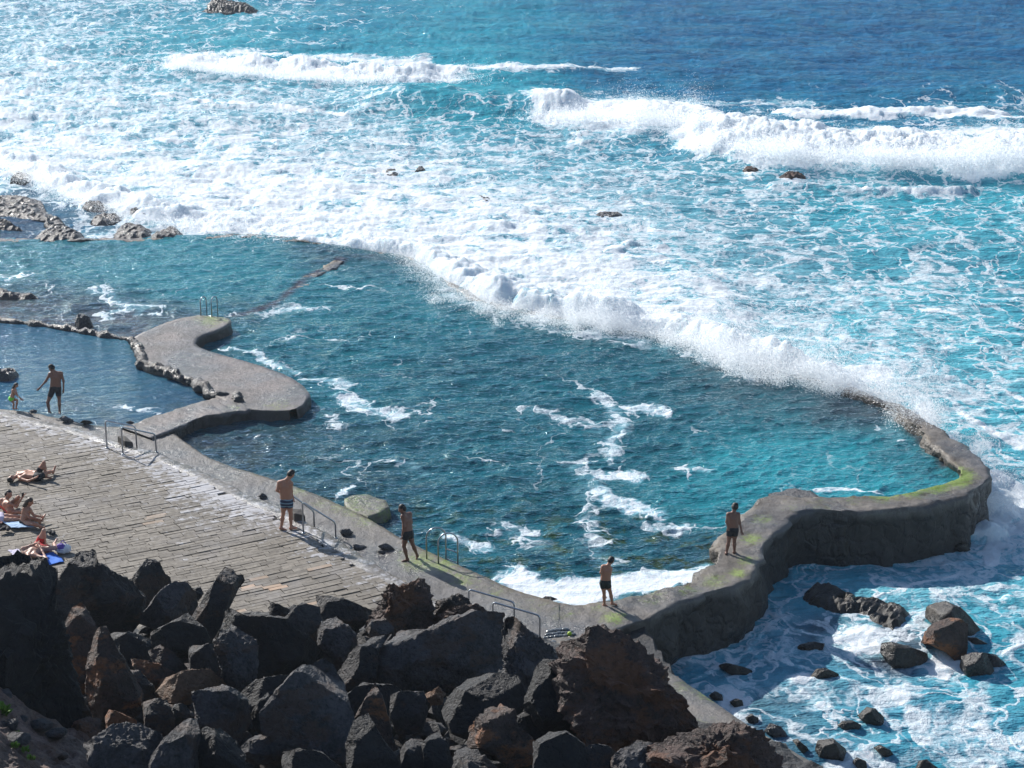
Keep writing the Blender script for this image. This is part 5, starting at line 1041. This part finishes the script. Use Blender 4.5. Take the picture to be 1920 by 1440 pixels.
person('dark skinned youth in black shorts walking away along the narrow sea wall', J, (.25, .95, -.15), 'skin_dark', 1.62, ('black', .48), group=G)
c5 = lambda x, y, d=0: (x / 10.29, 660 + y / 10.29, d)
J = stand((100, 776), .25, 1.75, 0, dict(head=c5(995, 310, .02), neck=c5(1040, 375), chest=c5(1085, 480), pelvis=c5(1065, 690), shL=c5(965, 420), shR=c5(1180, 410), elL=c5(885, 560), elR=c5(1225, 560), haL=c5(770, 690), haR=c5(1225, 720),
    hipL=c5(1015, 730), hipR=c5(1120, 730), knL=c5(920, 975, -.08), knR=c5(1145, 940), anL=c5(950, 1140, .12), anR=c5(1150, 1150), toL=c5(985, 1175, -.02), toR=c5(1155, 1190, -.12)))
person('man in black shorts reaching a hand towards the child at the tide pool', J, (-.75, .25, -.45), 'skin_dark', 1.75, ('black', .55), group=G)
J = stand((28, 769), .30, 1.15, 0, dict(head=c5(315, 640), neck=c5(285, 700), chest=c5(275, 770), pelvis=c5(210, 890), shL=c5(250, 740, -.08), shR=c5(300, 738, .08), elL=c5(320, 830, -.10), elR=c5(330, 820, .12), haL=c5(405, 900, -.10), haR=c5(380, 890, .12),
    hipL=c5(210, 910, -.05), hipR=c5(225, 905, .06), knL=c5(265, 985, -.06), knR=c5(335, 930, .06), anL=c5(258, 1085, -.04), anR=c5(310, 1085, .04), toL=c5(290, 1105, -.06), toR=c5(345, 1100, .03)))
person('small child in a pink and lime swimsuit crouching forward at the tide pool', J, (.9, -.1, -.2), 'skin_tan', 1.12, ('lime', .08), hairlong=.12, top='pink', group=G, brief=True, female=True)
# lying and sitting people: px, py, height above the ground plane
c6 = lambda x, y, z: P(x / 6.26, 850 + y / 6.26, z)
def body_from(J): return {k: c6(*v) for k, v in J.items()}
J = body_from(dict(head=(130, 300, .72), neck=(205, 262, .72), chest=(300, 245, .74), pelvis=(430, 265, .72), shL=(215, 232, .72), shR=(240, 300, .70), elL=(330, 205, .72), elR=(330, 325, .70), haL=(400, 215, .80), haR=(410, 290, .82),
    hipL=(440, 245, .72), hipR=(445, 285, .72), knL=(515, 108, 1.08), knR=(560, 225, .76), anL=(540, 270, .68), anR=(625, 210, .70), toL=(600, 290, .64), toR=(652, 150, .82)))
person('man in dark shorts lying on his back with one knee raised on bare paving', J, (.1, -.2, 1), 'skin_tan', 1.72, ('black', .55), hair='hair', group=G)
J = body_from(dict(head=(100, 482, 1.15), neck=(75, 545, 1.02), chest=(70, 600, .92), pelvis=(110, 660, .72), shL=(20, 550, 1.0), shR=(100, 590, .98), elL=(-20, 600, .82), elR=(195, 625, .88), haL=(20, 640, .70), haR=(260, 520, 1.12),
    hipL=(90, 640, .72), hipR=(130, 690, .72), knL=(215, 515, 1.12), knR=(215, 690, .78), anL=(185, 610, .70), anR=(290, 700, .68), toL=(215, 615, .66), toR=(310, 690, .72)))
person('bather propped up on an elbow holding up a phone at the left edge', J, (.8, -.1, -.1), 'skin_tan', 1.7, ('red', .3), group=G)
J = body_from(dict(head=(350, 570, 1.32), neck=(325, 625, 1.18), chest=(300, 690, 1.02), pelvis=(285, 790, .72), shL=(290, 650, 1.14), shR=(350, 665, 1.12), elL=(340, 745, .95), elR=(400, 730, .95), haL=(450, 775, .85), haR=(455, 740, .90),
    hipL=(270, 800, .72), hipR=(310, 790, .72), knL=(395, 830, .80), knR=(400, 770, .85), anL=(480, 860, .70), anR=(470, 800, .72), toL=(520, 870, .70), toR=(530, 720, .80)))
person('woman with long brown hair sitting upright in dark bottoms, back to the viewer', J, (.95, .05, -.25), 'skin_tan', 1.66, ('black', .35), hair='hair_brown', hairlong=.38, group=G, female=True)
J = body_from(dict(head=(-330, 740, .74), neck=(-260, 742, .72), chest=(-180, 745, .74), pelvis=(0, 752, .73), shL=(-230, 715, .72), shR=(-230, 790, .72), elL=(-130, 700, .70), elR=(-120, 815, .70), haL=(-40, 705, .70), haR=(-30, 815, .70),
    hipL=(10, 735, .72), hipR=(15, 775, .72), knL=(130, 735, .73), knR=(135, 775, .73), anL=(250, 742, .68), anR=(255, 778, .68), toL=(290, 740, .72), toR=(292, 775, .72)))
person('person lying flat with legs out behind the long haired woman', J, (0, -.2, 1), 'skin_pale', 1.66, ('lilac', .08), brief=True, female=True, group=G)
J = body_from(dict(head=(330, 1245, .76), neck=(330, 1195, .72), chest=(385, 1145, .76), pelvis=(460, 1095, .74), shL=(285, 1170, .72), shR=(420, 1200, .72), elL=(265, 1115, .82), elR=(545, 1240, .72), haL=(400, 1065, .90), haR=(470, 1100, .88),
    hipL=(450, 1070, .72), hipR=(500, 1120, .72), knL=(515, 905, 1.16), knR=(650, 1110, .80), anL=(525, 1060, .72), anR=(635, 1060, .72), toL=(560, 1075, .66), toR=(665, 1010, .76)))
person('man in bright red shorts lying on a blue towel with one knee raised', J, (0, -.2, 1), 'skin_pale', 1.74, ('red', .55), hair='hair_brown', group=G)
# things lying about
def cloth(pts, z, mat, label, h=.03, name='towel', cat_='towel', group='towels on the paving'):
    q = [P(x / 6.26, 850 + y / 6.26, z) for x, y in pts]; n = 30; u = np.linspace(0, 1, n); U_, V_ = np.meshgrid(u, u); U_, V_ = U_.ravel()[:, None], V_.ravel()[:, None]
    p = (q[0] * (1 - U_) * (1 - V_) + q[1] * U_ * (1 - V_) + q[2] * U_ * V_ + q[3] * (1 - U_) * V_); e = (fbm(p[:, 0] * 5, p[:, 1] * 5, 3) - .5) * .12
    p[:, 0] += e; p[:, 2] += h * .5 + h * fbm(p[:, 0] * 3.2, p[:, 1] * 3.2, 4, .5, True); k = n * n; bt = p.copy(); bt[:, 2] -= .012
    F = gridf(n, n); b = np.concatenate([np.arange(n), np.arange(n - 1, k, n)[1:], np.arange(k - n, k)[::-1][1:], np.arange(0, k, n)[::-1][1:-1]]); b2 = np.roll(b, -1)
    o = mesh(name, np.vstack([p, bt]), np.vstack([F, F[:, ::-1] + k, np.stack([b, b + k, b2 + k, b2], 1)]), M[mat], None, True); return tag(o, label, cat_, group)
cloth([(420, 1215), (630, 1165), (755, 1280), (510, 1330)], .615, 'bluecloth', 'bright blue towel under the man in red shorts', .03)
cloth([(95, 1165), (235, 1150), (260, 1200), (150, 1225)], .615, 'lilac', 'white and lilac cloth left of the man in red shorts', .06)
cloth([(40, 830), (260, 830), (405, 890), (130, 905)], .615, 'lightblue', 'pale blue towel in front of the long haired woman', .07)
cloth([(-60, 570), (40, 575), (100, 622), (-60, 628)], .615, 'bluecloth', 'dark blue towel at the left edge behind the phone', .08)
cloth([(570, 1395), (625, 1370), (640, 1440), (600, 1480)], .615, 'lilac', 'white cloth lying behind the tall left crag', .05, 'cloth', 'cloth')
e = empty('beach_bag', c6(745, 1165, .6)); tag(e, 'crumpled white and purple bag beside the blue towel', 'bag')
v = ICO[5][0]; p = v * [.20, .14, .13] * (1 + .45 * (fbm3(v * 2.2, 4, .6, True) - .6))[:, None] + [0, 0, .11]; p[:, 2] = np.maximum(p[:, 2], .005)
o = mesh('bag_body', p, ICO[5][1], M['whitecloth'], None, True); o.parent = e
p = v * [.12, .10, .10] * (1 + .45 * (fbm3(v * 2.9 + 4, 4, .6, True) - .6))[:, None] + [-.04, -.03, .17]; o = mesh('bag_flap', p, ICO[5][1], M['purple'], None, True); o.parent = e
v, F = join([tube([(-.1 + .2 * t, .02, .2 + .13 * math.sin(t * 3.14)) for t in np.linspace(0, 1, 10)], .012, 6)]); o = mesh('bag_handle', v, F, M['purple'], None, True); o.parent = e
def shoe_pts(): 
    v = ICO[4][0]; p = v * [.055, .14, .05]; p[:, 0] *= 1 - .25 * (p[:, 1] / .14); p[:, 2] *= np.where(v[:, 1] < 0, 1.3, .8); p[:, 2] = np.maximum(p[:, 2] + .03, 0); return p
sh0 = None
for (x, y, r_, lb) in [(585, 930, .5, 'left shoe of the dark pair on the paving above the red shorts man'), (630, 945, .2, 'right shoe of the dark pair on the paving above the red shorts man'), (75, 880, 1.2, 'dark shoe on the pale blue towel'), (30, 905, 2.2, 'dark shoe at the left edge below the pale blue towel'), (95, 895, .2, 'dark shoe nearest the viewer on the pale blue towel')]:
    if sh0 is None:
        o = sh0 = mesh('shoe', shoe_pts(), ICO[4][1], M['black'], None, True); t_ = np.array([(0, -.05, .05), (0, -.02, .075), (.0, .02, .07)])
        vq, Fq = join([tube([(-.05, 0, .04), (-.02, .01, .085), (.02, .01, .085), (.05, 0, .04)], .012, 6)]); st_ = mesh('strap', vq, Fq, M['stonedark'], None, True); st_.parent = o
    else:
        o = sh0.copy(); link(o); q = st_.copy(); link(q); q.parent = o
    o.location = c6(x, y, .62 if x > 200 else .68); o.rotation_euler = (0, 0, r_); tag(o, lb, 'shoe', 'shoes on the terrace')
hnd = c6(262, 505, 1.17); v = np.array([(a, b, c) for a in (-.036, .036) for b in (-.005, .005) for c in (-.075, .075)]); F = np.array([[0, 1, 3, 2], [4, 6, 7, 5], [0, 4, 5, 1], [2, 3, 7, 6], [0, 2, 6, 4], [1, 5, 7, 3]])
e = mesh('phone', v, F, M['black']); md = e.modifiers.new('bevel', 'BEVEL'); md.width = .004; e.location = c6(266, 490, 1.20); e.rotation_euler = (.2, .1, .9); tag(e, 'black phone held up by the bather at the left edge', 'phone')
v, F = (np.array([(-.032, .0062, -.07), (.032, .0062, -.07), (.032, .0062, .07), (-.032, .0062, .07)]), np.array([[0, 1, 2, 3]])); q = mesh('screen', v, F, M['eye']); q.parent = e

# ---------------------------------------------------------------- spray
def spray(name, pos, size, label=None):
    n = len(pos); a = rng.normal(size=(n, 3)); a /= np.linalg.norm(a, axis=1)[:, None]; b = np.cross(a, rng.normal(size=(n, 3))); b /= np.linalg.norm(b, axis=1)[:, None]; c = np.cross(a, b)
    s_ = size[:, None]; q = np.stack([pos + a * s_, pos - .5 * a * s_ + .87 * b * s_, pos - .5 * a * s_ - .87 * b * s_], 1).reshape(-1, 3)
    F = np.arange(3 * n).reshape(-1, 3)
    struct(mesh(name, q, F, M['spray'], None, False), 'stuff')
def plumes(pts, z, n_pl, per, rad, hgt, size, lean=(0, 0), up=1.0, jit=.6):
    """bursts of drops: centres along a photo polyline, thinning outwards and upwards"""
    c = cat([list(P(a, b, z)) for a, b in pts], 400); out = []; sz = []
    for i in range(n_pl):
        p = c[rng.integers(400)] + np.array([rng.normal(0, jit), rng.normal(0, jit), 0]); r = rad * rng.uniform(.4, 1.3); h = hgt * rng.uniform(.25, 1.1); m = int(per * rng.uniform(.5, 1.4) * (r / rad))
        t = np.abs(rng.normal(0, .5, m)); d = rng.normal(0, 1, (m, 3)) * [r, r, 0]; sc_ = .45 + .9 * t
        q = p + d * sc_[:, None] * .6; q[:, 2] += t * h + rng.normal(0, .06, m); q[:, 0] += lean[0] * t * h; q[:, 1] += lean[1] * t * h
        # cluster towards ropes of water
        ph = rng.uniform(0, 6.28, 3); q[:, 0] += .10 * np.sin(q[:, 2] * 7 + ph[0] + q[:, 1] * 3); out.append(q); sz.append(size * rng.uniform(.35, 1, m) ** 1.6 * np.clip(1.3 - .45 * t, .4, 1.3))
    return np.vstack(out), np.concatenate(sz)
def veil(pts, z, n, wid, top, size):
    c = cat([list(P(a, b, z)) for a, b in pts], 600); p = c[rng.integers(600, size=n)] + rng.normal(0, 1, (n, 3)) * [wid, wid, 0]; dens = fbm(p[:, 0] * .9, p[:, 1] * .9, 4, .6)
    p[:, 2] += np.abs(rng.normal(0, 1, n)) * top * smooth(.35, .75, dens) * 1.6; k = rng.random(n) < smooth(.3, .6, dens); return p[k], (size * rng.uniform(.4, 1, n) ** 1.5)[k]
A = [plumes([(1300, 655), (1400, 690), (1480, 705), (1560, 722), (1620, 735)], .2, 50, 3200, .9, 1.9, .019, (.1, .35)), plumes([(1640, 745), (1680, 762), (1710, 790), (1745, 815)], -.1, 34, 2000, .6, 1.9, .018, (.1, .3)),
     plumes([(1080, 610), (1130, 610), (1170, 612)], .1, 24, 2400, .65, 2.2, .018, (0, .4)), plumes([(860, 560), (950, 590), (1050, 606), (1200, 620), (1300, 645)], .1, 60, 1200, .7, .7, .018, (0, .2)),
     plumes([(1200, 600), (1260, 610), (1330, 630)], .2, 18, 1600, .8, .9, .018, (0, .3)), veil([(790, 500), (860, 550), (950, 585), (1100, 606), (1300, 645), (1430, 690), (1570, 722), (1650, 742)], .1, 110000, .6, .4, .017),
     veil([(640, 458), (740, 470), (830, 515)], .1, 20000, .5, .25, .02), plumes([(1840, 870), (1862, 920), (1868, 990)], -1.0, 16, 1200, .5, .8, .018), plumes([(1760, 830), (1800, 850)], -.6, 10, 1200, .4, .7, .018)]
spray('sea_spray', np.vstack([a for a, b in A]), np.concatenate([b for a, b in A]))
A = [plumes([(1050, 222), (1100, 220), (1200, 225), (1290, 232)], .0, 34, 1700, 1.5, 1.5, .034, (0, .2)), plumes([(1330, 262), (1450, 285), (1600, 298), (1750, 305), (1920, 305)], .0, 60, 2300, 1.7, 1.7, .034, (0, .2)), plumes([(1180, 222), (1210, 224)], .3, 5, 2000, .9, 2.2, .03), plumes([(1290, 236), (1320, 250)], .3, 6, 2000, .9, 2.6, .03), plumes([(1420, 280), (1470, 288)], .3, 8, 2000, 1.2, 2.4, .03), plumes([(1820, 300), (1920, 300)], .3, 14, 2200, 1.4, 2.6, .03),
     veil([(1010, 225), (1150, 232), (1290, 242), (1360, 275), (1500, 295), (1700, 310), (2000, 310)], -.2, 50000, 1.6, .5, .034)]
spray('breaker_spray', np.vstack([a for a, b in A]), np.concatenate([b for a, b in A]))
A = [plumes([(335, 118), (400, 128), (520, 140), (700, 150)], .0, 60, 900, 1.6, .6, .04, (0, .2)), veil([(330, 118), (450, 135), (700, 150), (900, 148)], -.3, 40000, 1.6, .4, .04),
     veil([(-60, 300), (60, 328), (100, 352), (200, 388), (300, 418), (420, 434), (560, 440)], .1, 70000, .9, .4, .024), plumes([(0, 300), (60, 325), (200, 385), (330, 425)], .0, 60, 700, .9, .5, .024)]
spray('surf_spray', np.vstack([a for a, b in A]), np.concatenate([b for a, b in A]))

# ---------------------------------------------------------------- sea haze
hm = bpy.data.materials.new('haze'); hm.use_nodes = True; hn = hm.node_tree; hn.nodes.remove(hn.nodes['Principled BSDF'])
pv = hn.nodes.new('ShaderNodeVolumePrincipled'); pv.inputs['Density'].default_value = .00022; pv.inputs['Anisotropy'].default_value = .35; pv.inputs['Color'].default_value = (.82, .92, 1, 1)
hn.links.new(pv.outputs[0], hn.nodes['Material Output'].inputs['Volume'])
x0, x1, y0, y1, zb, zt = -9500, 9500, -400, 14500, -5.2, 26.
v = np.array([(x, y, z) for x in (x0, x1) for y in (y0, y1) for z in (zb, zt)]); f = np.array([[0, 1, 3, 2], [4, 6, 7, 5], [0, 4, 5, 1], [2, 3, 7, 6], [0, 2, 6, 4], [1, 5, 7, 3]])
struct(mesh('haze', v, f, hm), 'stuff')
